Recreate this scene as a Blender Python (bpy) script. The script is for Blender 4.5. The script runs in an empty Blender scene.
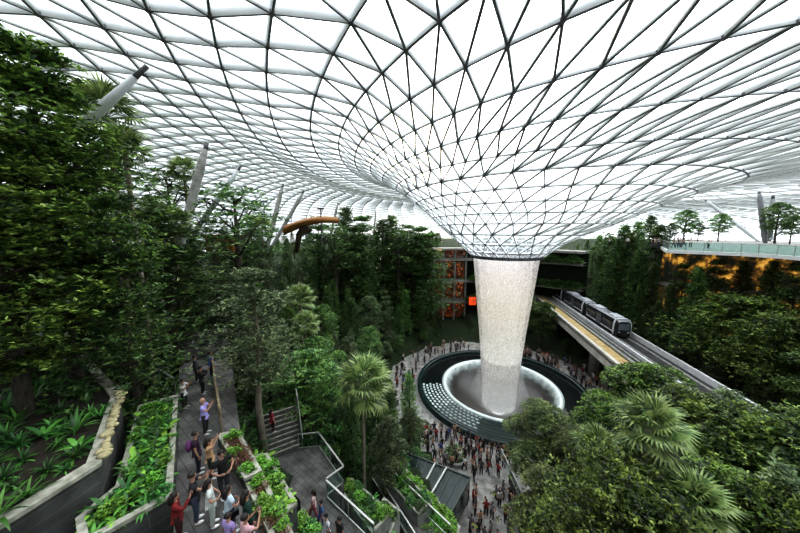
import bpy, math, random
import numpy as np
from mathutils import Vector, Matrix
PI = math.pi
C = bpy.context.scene.collection
rng = np.random.default_rng(7); random.seed(7)

# ------------------------------------------------------------------ camera
F = 280.0; PITCH = math.atan(36.5/280.0); CZ = 25.0
cp, sp = math.cos(PITCH), math.sin(PITCH)
cd = bpy.data.cameras.new('camera'); cam = bpy.data.objects.new('camera', cd); C.objects.link(cam)
cam.location = (0, 0, CZ); cam.rotation_euler = (PI/2-PITCH, 0, 0)
cd.sensor_width = 36; cd.lens = 36*F/800; cd.clip_start = 0.1; cd.clip_end = 600
bpy.context.scene.camera = cam
def ray(px, py):
    u = (px-400)/F; v = (266.5-py)/F
    return Vector((u, cp+v*sp, -sp+v*cp))
def PZ(px, py, z):                      # survey point on the level z
    d = ray(px, py); t = (z-CZ)/d.z
    return Vector((d.x*t, d.y*t, z))
def PD(px, py, t):                      # survey point at depth t
    d = ray(px, py); return Vector((d.x*t, d.y*t, CZ+d.z*t))

AX, AY = 15.7, 41.5                     # axis of the waterfall
# ------------------------------------------------------------------ materials
def newmat(name):
    m = bpy.data.materials.new(name); m.use_nodes = True
    nt = m.node_tree; nt.nodes.clear()
    out = nt.nodes.new('ShaderNodeOutputMaterial')
    return m, nt, out
def N(nt, t, **kw):
    n = nt.nodes.new(t)
    for k, v in kw.items():
        if k.startswith('_'): setattr(n, k[1:], v)
        else: n.inputs[k.replace('__', ' ')].default_value = v
    return n
def col4(c): return (c[0], c[1], c[2], 1)
def ramp(nt, stops):
    r = nt.nodes.new('ShaderNodeValToRGB'); e = r.color_ramp.elements
    while len(e) < len(stops): e.new(0.5)
    for i, (p, c) in enumerate(stops): e[i].position = p; e[i].color = col4(c) if len(c) == 3 else c
    return r
MATS = {}
def mat(name, c1, c2=None, scale=3.0, rough=0.6, metal=0.0, bump=0.0, detail=3, spec=0.4, emis=None, estr=0, stretch=None, c3=None, rnd=0.0):
    if name in MATS: return MATS[name]
    m, nt, out = newmat(name)
    b = N(nt, 'ShaderNodeBsdfPrincipled', Roughness=rough, Metallic=metal)
    b.inputs['Specular IOR Level'].default_value = spec
    tc = N(nt, 'ShaderNodeTexCoord')
    src = tc.outputs['Object']
    if stretch:
        mp = N(nt, 'ShaderNodeMapping'); mp.inputs['Scale'].default_value = stretch
        nt.links.new(src, mp.inputs[0]); src = mp.outputs[0]
    nz = N(nt, 'ShaderNodeTexNoise', Scale=scale, Detail=detail)
    nt.links.new(src, nz.inputs['Vector'])
    if c2 is None: c2 = tuple(x*0.8 for x in c1)
    st = [(0.33, c1), (0.67, c2)] if c3 is None else [(0.3, c1), (0.5, c2), (0.7, c3)]
    r = ramp(nt, st); nt.links.new(nz.outputs['Fac'], r.inputs[0])
    csrc = r.outputs[0]
    if rnd:
        oi = N(nt, 'ShaderNodeObjectInfo'); hs = N(nt, 'ShaderNodeHueSaturation')
        mr = N(nt, 'ShaderNodeMapRange'); mr.inputs[3].default_value = 1-rnd; mr.inputs[4].default_value = 1+rnd
        nt.links.new(oi.outputs['Random'], mr.inputs[0]); nt.links.new(mr.outputs[0], hs.inputs['Value'])
        nt.links.new(csrc, hs.inputs['Color']); csrc = hs.outputs[0]
    nt.links.new(csrc, b.inputs['Base Color'])
    if bump:
        bp = N(nt, 'ShaderNodeBump', Strength=bump, Distance=0.1)
        nt.links.new(nz.outputs['Fac'], bp.inputs['Height']); nt.links.new(bp.outputs[0], b.inputs['Normal'])
    if emis:
        b.inputs['Emission Color'].default_value = col4(emis); b.inputs['Emission Strength'].default_value = estr
    nt.links.new(b.outputs[0], out.inputs[0]); MATS[name] = m; return m

def leafmat(name, dark, mid, light, rnd=0.35, trans=0.3, scale=0.9):
    m, nt, out = newmat(name)
    tc = N(nt, 'ShaderNodeTexCoord'); geo = N(nt, 'ShaderNodeNewGeometry')
    nz = N(nt, 'ShaderNodeTexNoise', Scale=scale, Detail=2); nt.links.new(tc.outputs['Object'], nz.inputs['Vector'])
    ad = N(nt, 'ShaderNodeMath', _operation='MULTIPLY_ADD'); ad.inputs[1].default_value = 0.55
    nt.links.new(geo.outputs['Random Per Island'], ad.inputs[0]); 
    sb = N(nt, 'ShaderNodeMath', _operation='SUBTRACT'); sb.inputs[1].default_value = 0.30
    nt.links.new(nz.outputs['Fac'], sb.inputs[0]); nt.links.new(sb.outputs[0], ad.inputs[2])
    r = ramp(nt, [(0.25, dark), (0.5, mid), (0.78, light)]); nt.links.new(ad.outputs[0], r.inputs[0])
    oi = N(nt, 'ShaderNodeObjectInfo'); hs = N(nt, 'ShaderNodeHueSaturation')
    mr = N(nt, 'ShaderNodeMapRange'); mr.inputs[3].default_value = 1-rnd; mr.inputs[4].default_value = 1+rnd
    mh = N(nt, 'ShaderNodeMapRange'); mh.inputs[3].default_value = 0.485; mh.inputs[4].default_value = 0.515
    nt.links.new(oi.outputs['Random'], mr.inputs[0]); nt.links.new(mr.outputs[0], hs.inputs['Value'])
    nt.links.new(oi.outputs['Random'], mh.inputs[0]); nt.links.new(mh.outputs[0], hs.inputs['Hue'])
    nt.links.new(r.outputs[0], hs.inputs['Color'])
    b = N(nt, 'ShaderNodeBsdfPrincipled', Roughness=0.36); b.inputs['Specular IOR Level'].default_value = 0.55
    tr = N(nt, 'ShaderNodeBsdfTranslucent'); mx = N(nt, 'ShaderNodeMixShader'); mx.inputs[0].default_value = trans
    nt.links.new(hs.outputs[0], b.inputs['Base Color']); nt.links.new(hs.outputs[0], tr.inputs[0])
    nt.links.new(b.outputs[0], mx.inputs[1]); nt.links.new(tr.outputs[0], mx.inputs[2]); nt.links.new(mx.outputs[0], out.inputs[0])
    return m
L_VIVID = leafmat('leaf_vivid', (.020, .040, .012), (.115, .195, .038), (.42, .56, .13), 0.15)
L_DARK = leafmat('leaf_dark', (0.027, 0.061, 0.020), (0.086, 0.168, 0.047), (0.243, 0.380, 0.107), 0.4)
L_MID = leafmat('leaf_mid', (0.037, 0.088, 0.025), (0.121, 0.236, 0.062), (0.331, 0.485, 0.142), 0.4)
L_PALE = leafmat('leaf_pale', (0.052, 0.084, 0.037), (0.153, 0.218, 0.105), (0.410, 0.495, 0.246), 0.25)
L_OLIVE = leafmat('leaf_olive', (0.045, 0.069, 0.023), (0.163, 0.215, 0.078), (0.405, 0.468, 0.176), 0.15)
L_LIME = leafmat('leaf_lime', (0.049, 0.118, 0.018), (0.162, 0.362, 0.045), (0.389, 0.662, 0.105), 0.2)
L_FERN = leafmat('leaf_fern', (0.023, 0.075, 0.018), (0.068, 0.206, 0.040), (0.175, 0.413, 0.082), 0.25)
L_PALM = leafmat('leaf_palm', (0.061, 0.104, 0.036), (0.151, 0.235, 0.082), (0.344, 0.431, 0.162), 0.2)
L_RED = leafmat('leaf_russet', (0.057, 0.027, 0.015), (0.178, 0.083, 0.045), (0.324, 0.180, 0.090), 0.2)
M_BARK = mat('bark', (.10, .085, .065), (.035, .03, .022), 6, 0.9, bump=0.4, stretch=(1, 1, .3))
M_PBARK = mat('pale_bark', (.30, .27, .21), (.14, .12, .09), 5, 0.9, stretch=(1, 1, .4))
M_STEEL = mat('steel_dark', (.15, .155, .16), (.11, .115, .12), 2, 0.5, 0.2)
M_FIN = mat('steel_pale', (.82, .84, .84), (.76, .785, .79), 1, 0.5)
M_COLUMN = mat('column_paint', (.62, .64, .66), (.55, .57, .59), 2, 0.4)
M_DCOLUMN = mat('column_grey', (.16, .17, .18), (.20, .21, .22), 2, 0.4)
M_CONC = mat('concrete', (.36, .36, .34), (.22, .22, .20), 3, 0.85, bump=0.15)
M_COPE = mat('coping', (.42, .41, .35), (.20, .21, .16), 4, 0.85, bump=0.2, detail=6)
M_SOIL = mat('soil', (.035, .028, .018), (.016, .014, .009), 4, 0.95, bump=0.5)
M_PATH = None
M_WHITE = mat('white_paint', (.75, .76, .76), (.66, .67, .67), 2, 0.4)
M_RAIL = mat('rail_steel', (.50, .50, .47), (.38, .38, .35), 4, 0.35, 0.6)
M_BLACK = mat('black_gloss', (.012, .014, .015), (.02, .022, .024), 2, 0.15)
M_YELLOW = mat('walkway_yellow', (.52, .40, .20), (.34, .25, .10), 1.2, 0.7, detail=5)
M_WOOD = mat('wood_orange', (.42, .20, .05), (.20, .09, .025), 3, 0.5, stretch=(1, 6, 1))
M_WARM = mat('warm_lamp', (.9, .5, .15), (.9, .5, .15), 1, 0.5, emis=(1.0, .50, .13), estr=1.6)
M_STONE = mat('edge_stone', (.50, .44, .26), (.20, .19, .11), 5, 0.9, bump=0.4, detail=5)

def glassmat(name, tint, refl_rough=0.05, base=0.0, dcol=(.8, .85, .88), ior=1.5):
    m, nt, out = newmat(name)
    tr = N(nt, 'ShaderNodeBsdfTransparent', Color=col4(tint)); gl = N(nt, 'ShaderNodeBsdfGlossy', Roughness=refl_rough)
    lw = N(nt, 'ShaderNodeLayerWeight', Blend=0.5); pw = N(nt, 'ShaderNodeMath', _operation='POWER'); pw.inputs[1].default_value = 5.0
    fr = N(nt, 'ShaderNodeMath', _operation='MULTIPLY_ADD'); fr.inputs[1].default_value = 0.8; fr.inputs[2].default_value = 0.04
    nt.links.new(lw.outputs['Facing'], pw.inputs[0]); nt.links.new(pw.outputs[0], fr.inputs[0]); mx = N(nt, 'ShaderNodeMixShader')
    nt.links.new(fr.outputs[0], mx.inputs[0]); nt.links.new(tr.outputs[0], mx.inputs[1]); nt.links.new(gl.outputs[0], mx.inputs[2])
    last = mx
    if base:
        df = N(nt, 'ShaderNodeBsdfTranslucent', Color=col4(dcol)); m2 = N(nt, 'ShaderNodeMixShader'); m2.inputs[0].default_value = base
        nt.links.new(mx.outputs[0], m2.inputs[1]); nt.links.new(df.outputs[0], m2.inputs[2]); last = m2
    nt.links.new(last.outputs[0], out.inputs[0]); return m
M_ROOFGLASS = glassmat('roof_glass', (.97, .985, 1.0), 0.1, base=0.10)
M_RAILGLASS = glassmat('rail_glass', (.80, .89, .86), 0.05)

def bricks(name, c1, c2, cm, sx, sy, rough=0.85, axis='xy', rot=0.0):
    m, nt, out = newmat(name)
    tc = N(nt, 'ShaderNodeTexCoord'); mp = N(nt, 'ShaderNodeMapping')
    if axis == 'wall': mp.inputs['Rotation'].default_value = (PI/2, 0, 0)
    else: mp.inputs['Rotation'].default_value = (0, 0, rot)
    br = N(nt, 'ShaderNodeTexBrick', Color1=col4(c1), Color2=col4(c2), Mortar=col4(cm), Scale=1.0)
    br.inputs['Mortar Size'].default_value = 0.012; br.inputs['Brick Width'].default_value = sx; br.inputs['Row Height'].default_value = sy
    nz = N(nt, 'ShaderNodeTexNoise', Scale=1.3, Detail=6)
    mx = N(nt, 'ShaderNodeMix', _data_type='RGBA', _blend_type='MULTIPLY'); mx.inputs[0].default_value = 0.85
    r = ramp(nt, [(0.3, (.35, .35, .33)), (0.65, (1.25, 1.25, 1.25))])
    b = N(nt, 'ShaderNodeBsdfPrincipled', Roughness=rough)
    nt.links.new(tc.outputs['Object'], mp.inputs[0]); nt.links.new(mp.outputs[0], br.inputs['Vector'])
    nt.links.new(tc.outputs['Object'], nz.inputs['Vector']); nt.links.new(nz.outputs['Fac'], r.inputs[0])
    nt.links.new(br.outputs['Color'], mx.inputs[6]); nt.links.new(r.outputs[0], mx.inputs[7])
    nt.links.new(mx.outputs[2], b.inputs['Base Color']); nt.links.new(b.outputs[0], out.inputs[0]); return m
M_PATH = bricks('path_paving', (.15, .145, .135), (.105, .10, .095), (.05, .05, .045), .6, .3, rot=0.65)
M_PLAZA = bricks('plaza_paving', (.40, .39, .36), (.30, .29, .27), (.17, .16, .15), 1.4, .8, 0.6, rot=0.3)
M_STONEWALL = bricks('stone_wall', (.085, .09, .085), (.055, .06, .055), (.13, .13, .12), 1.0, .35, axis='wall')

# ------------------------------------------------------------------ mesh helpers
def mesh_np(name, V, Fq, mats, midx=None, smooth=False):
    V = np.asarray(V, dtype=np.float32); me = bpy.data.meshes.new(name)
    if isinstance(Fq, np.ndarray):
        n, k = Fq.shape
        me.vertices.add(len(V)); me.vertices.foreach_set('co', V.ravel())
        me.loops.add(n*k); me.loops.foreach_set('vertex_index', Fq.astype(np.int32).ravel())
        me.polygons.add(n); me.polygons.foreach_set('loop_start', np.arange(0, n*k, k, dtype=np.int32))
        me.update(calc_edges=True)
    else:
        me.from_pydata([tuple(map(float, v)) for v in V], [], Fq)
    for m in (mats if isinstance(mats, (list, tuple)) else [mats]): me.materials.append(m)
    if midx is not None: me.polygons.foreach_set('material_index', np.asarray(midx, dtype=np.int32))
    if smooth: me.polygons.foreach_set('use_smooth', np.ones(len(me.polygons), dtype=bool))
    me.update(); return me
class MB:
    def __init__(s): s.v = []; s.f = []; s.m = []
    def add(s, vs, fs, mi=0):
        o = len(s.v); s.v += [tuple(v) for v in vs]; s.f += [tuple(i+o for i in f) for f in fs]; s.m += [mi]*len(fs)
    def box(s, c, sz, rz=0, mi=0):
        x, y, z = [k/2 for k in sz]; q = Matrix.Rotation(rz, 3, 'Z')
        vs = [Vector(c)+q@Vector((a*x, b*y, d*z)) for d in (-1, 1) for a, b in ((-1, -1), (1, -1), (1, 1), (-1, 1))]
        s.add(vs, [(3, 2, 1, 0), (4, 5, 6, 7), (0, 1, 5, 4), (1, 2, 6, 5), (2, 3, 7, 6), (3, 0, 4, 7)], mi)
    def beam(s, a, b, w, h, mi=0, up=Vector((0, 0, 1))):       # a,b on the beam's centre line
        a = Vector(a); b = Vector(b); d = (b-a).normalized(); sd = d.cross(up).normalized(); u = sd.cross(d)
        vs = []
        for p in (a, b): vs += [p+sd*w/2*i+u*h/2*j for i, j in ((-1, -1), (1, -1), (1, 1), (-1, 1))]
        s.add(vs, [(3, 2, 1, 0), (4, 5, 6, 7), (0, 1, 5, 4), (1, 2, 6, 5), (2, 3, 7, 6), (3, 0, 4, 7)], mi)
    def tube(s, pts, rad, n=8, mi=0, cap=True):
        pts = [Vector(p) for p in pts]; k = len(pts)
        if not isinstance(rad, (list, tuple)): rad = [rad]*k
        rings = []
        for i, p in enumerate(pts):
            d = (pts[min(i+1, k-1)]-pts[max(i-1, 0)]).normalized()
            r = Vector((1, 0, 0)) if abs(d.x) < 0.8 else Vector((0, 1, 0))
            a = d.cross(r).normalized(); b = d.cross(a)
            rings.append([p+(a*math.cos(2*PI*j/n)+b*math.sin(2*PI*j/n))*rad[i] for j in range(n)])
        vs = [v for r in rings for v in r]; fs = []
        for i in range(k-1):
            for j in range(n): fs.append((i*n+j, i*n+(j+1) % n, (i+1)*n+(j+1) % n, (i+1)*n+j))
        if cap: fs.append(tuple(range(n))[::-1]); fs.append(tuple((k-1)*n+j for j in range(n)))
        s.add(vs, fs, mi)
    def prism(s, poly, z0, z1, mi=0, top=True, bottom=True):
        n = len(poly); vs = [(p[0], p[1], z0) for p in poly]+[(p[0], p[1], z1) for p in poly]
        a = sum(poly[i][0]*poly[(i+1) % n][1]-poly[(i+1) % n][0]*poly[i][1] for i in range(n))
        fs = [(i, (i+1) % n, n+(i+1) % n, n+i) for i in range(n)]
        if top: fs.append(tuple(range(n, 2*n)))
        if bottom: fs.append(tuple(range(n))[::-1])
        if a < 0: fs = [f[::-1] for f in fs]
        s.add(vs, fs, mi)
    def lathe(s, prof, n=64, c=(0, 0), a0=0, a1=2*PI, mi=0):
        full = abs(a1-a0-2*PI) < 1e-6; m = n if full else n+1; vs = []
        for r, z in prof:
            for j in range(m):
                t = a0+(a1-a0)*j/n; vs.append((c[0]+r*math.cos(t), c[1]+r*math.sin(t), z))
        fs = []
        for i in range(len(prof)-1):
            for j in range(n):
                k = (j+1) % m; fs.append((i*m+j, i*m+k, (i+1)*m+k, (i+1)*m+j))
        s.add(vs, fs, mi)
    def build(s, name, mats, parent=None, smooth=False, origin=None):
        v = s.v
        if origin is not None: v = [(a-origin[0], b-origin[1], c-origin[2]) for a, b, c in v]
        me = bpy.data.meshes.new(name); me.from_pydata(v, [], s.f)
        for m in (mats if isinstance(mats, (list, tuple)) else [mats]): me.materials.append(m)
        me.polygons.foreach_set('material_index', s.m)
        if smooth: me.polygons.foreach_set('use_smooth', [True]*len(me.polygons))
        me.update()
        return link(name, me, parent, origin)
def link(name, me, parent=None, loc=None):
    o = bpy.data.objects.new(name, me); C.objects.link(o)
    if parent: o.parent = parent
    if loc is not None: o.location = loc
    return o
def tag(o, label=None, cat=None, group=None, kind=None):
    if label: o['label'] = label
    if cat: o['category'] = cat
    if group: o['group'] = group
    if kind: o['kind'] = kind
    return o
def thing(name, label, cat, loc=(0, 0, 0), rz=0, group=None):
    o = bpy.data.objects.new(name, None); C.objects.link(o); o.location = loc; o.rotation_euler = (0, 0, rz)
    o.empty_display_size = 0.2
    return tag(o, label, cat, group)
def dup(root, loc, rz=0, sc=1.0, label=None, group=None, cat=None, name=None):
    r = root.copy(); C.objects.link(r); r.location = loc; r.rotation_euler = (0, 0, rz)
    r.scale = (sc, sc, sc) if not isinstance(sc, (tuple, list)) else sc
    if label: r['label'] = label
    if cat: r['category'] = cat
    if group: r['group'] = group
    elif 'group' in r: del r['group']
    if name: r.name = name
    for ch in list(root.children):
        c = ch.copy(); C.objects.link(c); c.parent = r
        for g in ch.children: d = g.copy(); C.objects.link(d); d.parent = c
    return r
PROTOS = []
def drop_proto(o):
    for c in list(o.children_recursive): bpy.data.objects.remove(c)
    bpy.data.objects.remove(o)

# ------------------------------------------------------------------ the glazed roof: rings whose centres drift
RT = [  # radius, centre x, height over the camera
 (4.9, 15.7, -3.95), (5.9, 15.8, -3.1), (7.3, 16.0, -1.95), (9.2, 16.5, -.65),
 (11.5, 17.2, .65), (13.1, 17.8, 1.75), (14.6, 18.3, 2.75), (16.7, 19.0, 3.85), (19.2, 20.0, 4.95),
 (22.2, 21.6, 5.95), (26.6, 24.1, 6.95), (32.0, 27.9, 7.95), (39.0, 33.0, 8.5), (46.3, 38.6, 9.0), (53.2, 43.0, 8.8),
 (58.4, 45.5, 8.45)]
_l = [(61.6, 46.7, 8.4), (64.9, 48.1, 8.35), (68.1, 49.5, 8.25), (71.2, 50.9, 8.15)]
RT += _l
for _i in range(14):
    _x = -20.3-1.85*(_i+1)                 # leftmost reach of the ring
    _c = 51.0+_i*.22
    RT.append((_c-_x, _c, 8.1-.0125*(_x+19.6)**2*(1.0 if _x > -38 else 1.0)*.85))
_z = RT[-1][2]
for _k in range(4):
    RT.append((RT[-1][0]+1.2-.25*_k, RT[-1][1]+.05, RT[-1][2]-2.0-.15*_k))
CNT = [24]*4+[48]*5+[96]*(len(RT)-9)
def ringk(k):
    i = min(int(k), len(RT)-2); f = k-i
    return [RT[i][j]*(1-f)+RT[i+1][j]*f for j in range(3)]
def roof_z(x, y):
    lo, hi = 0.0, len(RT)-1.0
    for _ in range(30):
        m = (lo+hi)/2; r, cx, h = ringk(m)
        if math.hypot(x-cx, y-AY) > r: lo = m
        else: hi = m
    return CZ+ringk(lo)[2], lo
def roof_hit(px, py):
    t = 3.0
    while t < 150:
        p = PD(px, py, t)
        if roof_z(p.x, p.y)[0] < p.z and math.hypot(p.x-AX, p.y-AY) > 5: return p, t
        t += 0.25
    return PD(px, py, 60), 60
def node(k, a):                          # ring k, angle a
    r, cx, h = RT[k]
    a = a+max(0, k-13)*math.radians(.95)
    w = 0.0 if k < 11 else min(.56, .10*(k-11)); a = a-w*math.sin(a-math.radians(202))
    return np.array([cx+r*math.cos(a), AY+r*math.sin(a), CZ+h])
PH = math.radians(230.3)
nodes = []; offs = 0.0; phase = []
cur = 0.0
for k in range(len(RT)):
    n = CNT[k]; base = PH
    if n == 96: o = ((k-12) % 2)*0.5
    elif n == 48: o = (0.0 if (k % 2) == 0 else 0.5)
    else: o = (0.25 if k % 2 else -0.25)
    phase.append(o); nodes.append([node(k, base+(j+o)*2*PI/n) for j in range(n)])
edges = []; tris = []
for k in range(len(RT)):
    n = CNT[k]
    for j in range(n): edges.append((nodes[k][j], nodes[k][(j+1) % n], 0))
for k in range(len(RT)-1):
    n0, n1 = CNT[k], CNT[k+1]
    if n0 == n1:
        s = 1 if phase[k] > phase[k+1] else 0
        for j in range(n0):
            a = nodes[k][j]; b0 = nodes[k+1][(j-1+s) % n1]; b1 = nodes[k+1][(j+s) % n1]; c = nodes[k][(j+1) % n0]
            edges += [(a, b0, 1), (a, b1, 2)]; tris += [(a, b0, b1), (a, b1, c)]
    else:                                # the count doubles
        for j in range(n0):
            a = nodes[k][j]; aa = PH+(j+phase[k])*2*PI/n0
            q = (aa-PH)/(2*PI/n1)-phase[k+1]; q0 = int(math.floor(q-0.5+1e-6)); 
            b0, b1, b2 = [nodes[k+1][(q0+i) % n1] for i in (0, 1, 2)]
            c = nodes[k][(j+1) % n0]
            edges += [(a, b0, 1), (a, b1, 2), (a, b2, 1)]; tris += [(a, b0, b1), (a, b1, b2), (a, b2, c)]
A = np.array([e[0] for e in edges]); B = np.array([e[1] for e in edges])
def roof_normals(Pm):
    out = np.zeros_like(Pm)
    for i, p in enumerate(Pm):
        k = roof_z(p[0], p[1])[1]; i0 = max(0, min(len(RT)-2, int(k)))
        r0, c0, h0 = RT[i0]; r1, c1, h1 = RT[i0+1]
        a = math.atan2(p[1]-AY, p[0]-(c0+c1)/2); dr = (r1-r0)+(c1-c0)*math.cos(a); dh = h1-h0
        n = np.array([-math.cos(a)*dh, -math.sin(a)*dh, max(dr, .3)]); out[i] = n/np.linalg.norm(n)
    return out
Nn = roof_normals((A+B)/2)
D = B-A; L = np.linalg.norm(D, axis=1, keepdims=True); D /= L
S = np.cross(D, Nn); S /= np.linalg.norm(S, axis=1, keepdims=True)
fam = np.array([e[2] for e in edges])
kscale = np.clip(L/3.2, 0.35, 1.0)
W = 0.125*np.clip(kscale*1.1, .6, 1); DP = 0.50*kscale; big = np.hypot(A[:, 0]-AX, A[:, 1]-AY)[:, None] > 30; DP = np.where(big, .52, DP); W = np.where(big, np.where((A[:, 0:1] < -2) | (A[:, 1:2] > 60), .085, .115), W)
W = np.where(fam[:, None] == 0, W*1.15, W)
DP = np.where(fam[:, None] == 2, DP*0.35, DP)
V = []
for P0 in (A, B):
    for sx, sz in ((-1, 0), (1, 0), (1, 1), (-1, 1)): V.append(P0+S*W/2*sx+Nn*DP*sz)
V = np.stack(V, axis=1).reshape(-1, 3); M = len(edges); o8 = np.arange(M)[:, None]*8
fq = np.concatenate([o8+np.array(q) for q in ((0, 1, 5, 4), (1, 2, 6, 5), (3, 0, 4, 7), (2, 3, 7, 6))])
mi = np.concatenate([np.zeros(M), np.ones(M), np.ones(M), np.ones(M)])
ceiling = bpy.data.objects.new('ceiling', None); C.objects.link(ceiling); ceiling['kind'] = 'structure'; ceiling['label'] = 'curved glass and steel lattice roof funnelling down to the round opening'
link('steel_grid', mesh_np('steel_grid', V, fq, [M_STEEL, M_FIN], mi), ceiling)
# thin dark lower flange to read as the inner line
Nt = roof_normals(np.array([np.mean(t, axis=0) for t in tris]))
TV = np.array(tris); TS = np.linalg.norm(TV[:, 0]-TV[:, 1], axis=1)
offz = np.where(np.hypot(TV[:, 0, 0]-AX, TV[:, 0, 1]-AY) > 30, .5, 0.5*np.clip(TS/3.2, .3, 1))
TV = TV+(Nt*offz[:, None])[:, None, :]
link('glass_panels', mesh_np('glass_panels', TV.reshape(-1, 3), np.arange(len(tris)*3).reshape(-1, 3), M_ROOFGLASS), ceiling)
mb = MB()
for k in range(8, 24):
    for p in nodes[k]:
        if p[1] < -5 or p[0] > 60: continue
        n = Vector(roof_normals(np.array([p]))[0]); q = Vector(p); mb.tube([q-n*0.02, q+n*0.12], 0.13, 6)
mb.build('steel_joints', M_STEEL, ceiling)
mb = MB()
mb.lathe([(4.7, 20.95), (5.15, 20.95), (5.2, 21.35), (4.9, 21.5), (4.6, 21.4), (4.7, 20.95)], 64, (AX, AY))
mb.build('opening_ring', M_STEEL, ceiling)

# roof columns
def column(name, top, base_px, label, r=0.45, dark=False, zb=None, group=None, m=None):
    p, t = roof_hit(*top)
    b = PD(base_px[0], base_px[1], t*(base_px[2] if len(base_px) > 2 else 0.98)); r = r*(.72 if zb is None else 1.0)
    if zb is not None: b = Vector((b.x, b.y, zb))
    else:
        dd = (b-p).normalized(); st_ = 0
        while b.z > gz(b.x, b.y)-.1 and st_ < 140: b = b+dd*.3; st_ += 1
    root = thing(name, label, 'column', b, 0, group)
    d = (p-b); mbx = MB(); mbx.tube([(0, 0, 0), d*0.04, d*0.12, d*0.88, d*0.965], [r*.55, r*.75, r, r, r*.62], 16)
    mbx.build('shaft', m or (M_DCOLUMN if dark else M_COLUMN), root, True)
    mj = MB(); mj.tube([d*0.96, d*0.985, d*1.0], [r*.62, r*.45, r*.5], 12); mj.build('head_joint', M_STEEL, root, True)
    mj = MB(); mj.tube([d*-0.03, d*0.01], [r*.6, r*.55], 12); mj.build('foot_joint', M_STEEL, root, True)
    return root
# ------------------------------------------------------------------ ground
def corridor(x, y):
    return 3.2 < x < 10.6 and y < 36
def gz(x, y):
    r = math.hypot(x-AX, y-AY); right = max(0.0, min(1.0, (x-14)/12.0))
    k = 0.66*(1-right)+0.42*right
    z = max(0.0, (r-18.5))*k
    cap = 17.5
    if z > cap: z = cap+(z-cap)*0.22
    z = min(z, 21.0)
    an = math.degrees(math.atan2(y-AY, x-AX))
    if 86 < an < 111 and r < 40: z = min(z, -.02)
    elif 40 < an <= 86 and r < 40: z = min(z, max(0, (r-18.5)*.12))
    if x < 3.2 and y < 30 and z < 0: z = 0
    if 2.6 < x < 11.2 and y < 36: z = -0.05
    if x >= 11.2 and y < 30: z = min(z, 1.0+max(0, (x-11.2))*0.25+max(0, (20-y))*0.05)
    if -5.2 < x < 2.7 and 9 < y < 25 and x+5.2 > (y-12)*-.25: z = min(z, 3.6)
    if r < 18.6: z = -0.05
    return z
xs = np.arange(-60, 140, 1.25); ys = np.arange(-6, 144, 1.25)
GV = np.array([(x, y, gz(x, y)+(0.15*math.sin(x*1.3)*math.cos(y*1.1) if gz(x, y) > 1 else 0)) for y in ys for x in xs])
nx = len(xs); gf = [(j*nx+i, j*nx+i+1, (j+1)*nx+i+1, (j+1)*nx+i) for j in range(len(ys)-1) for i in range(nx-1)
      if math.hypot(GV[j*nx+i][0]-54, GV[j*nx+i][1]-AY) < 101 and math.hypot(GV[j*nx+i][0]-AX, GV[j*nx+i][1]-AY) > 14.6]
M_GROUND = mat('undergrowth', (.010, .022, .008), (.03, .05, .015), 2.5, 0.95, bump=0.6, detail=6)
g = link('ground', mesh_np('ground', GV, gf, M_GROUND)); g['kind'] = 'structure'

column('roof_column', (147, 66), (100, 110, 1.02), 'fat white leaning roof column above the nearest palm on the left', .33)
column('roof_column', (207, 143), (188, 215), 'grey steep roof column rising behind the left trees, left arm of the near V', .50, m=M_CONC)
column('roof_column', (241, 166), (200, 224), 'pale slanting roof column, right arm of the near V on the left', .42)
column('roof_column', (283, 184), (270, 236), 'steep grey roof column left of the orange leaf-shaped canopy', .5, m=M_CONC)
column('roof_column', (304, 191), (277, 238), 'slanting grey roof column leaning over the orange leaf-shaped canopy', .5, m=M_CONC)
column('roof_column', (338, 203), (328, 247), 'thin steep roof column just right of the orange leaf-shaped canopy', .45, m=M_CONC)
column('roof_column', (353, 208), (326, 249), 'thin slanting roof column right of the orange leaf-shaped canopy', .4, m=M_CONC)
column('roof_column', (311, 226), (321, 249, .9), 'short roof column leaning left below the right tip of the orange canopy', .3)
column('roof_column', (376, 211), (372, 250), 'distant upright roof column above the middle of the left skyline', .4, m=M_CONC)
column('roof_column', (389, 214), (384, 250), 'faint distant roof column, the rightmost on the left skyline', .3)
column('roof_column', (358, 224), (366, 249, .9), 'short white distant roof column leaning left on the left skyline', .3)
column('roof_column', (759, 192), (764, 251, .98), 'dark upright roof column standing on the right-hand terrace', .5, True, zb=22.0)
column('roof_column', (705, 200), (757, 251, .92), 'long white roof column leaning left over the right-hand terrace', .42, zb=22.0)
column('roof_column', (806, 206), (768, 251, 1.0), 'white roof column leaning right at the right edge of the terrace', .5, zb=22.0)
column('roof_column', (773, 196), (768, 249, 1.2), 'white roof column behind the dark upright one on the terrace', .6, zb=22.0)


# plaza
mb = MB(); mb.lathe([(18.9, -1), (18.9, 0), (12.6, 0), (12.6, -1)], 96, (AX, AY)); mb.prism([(2.9, -4), (10.9, -4), (10.9, 26), (2.9, 31)], -1, 0.004)
f = mb.build('floor', M_PLAZA); f['kind'] = 'structure'

# retaining walls beside the plaza walk
mb = MB(); mb.box((2.75, 7.0, 1.0), (.35, 23, 2.2)); w = mb.build('wall_left', M_STONEWALL); w['kind'] = 'structure'
mb = MB(); mb.box((11.0, 10.5, .5), (.3, 29, 1.2)); w = mb.build('wall_right', M_STONEWALL); w['kind'] = 'structure'

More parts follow.
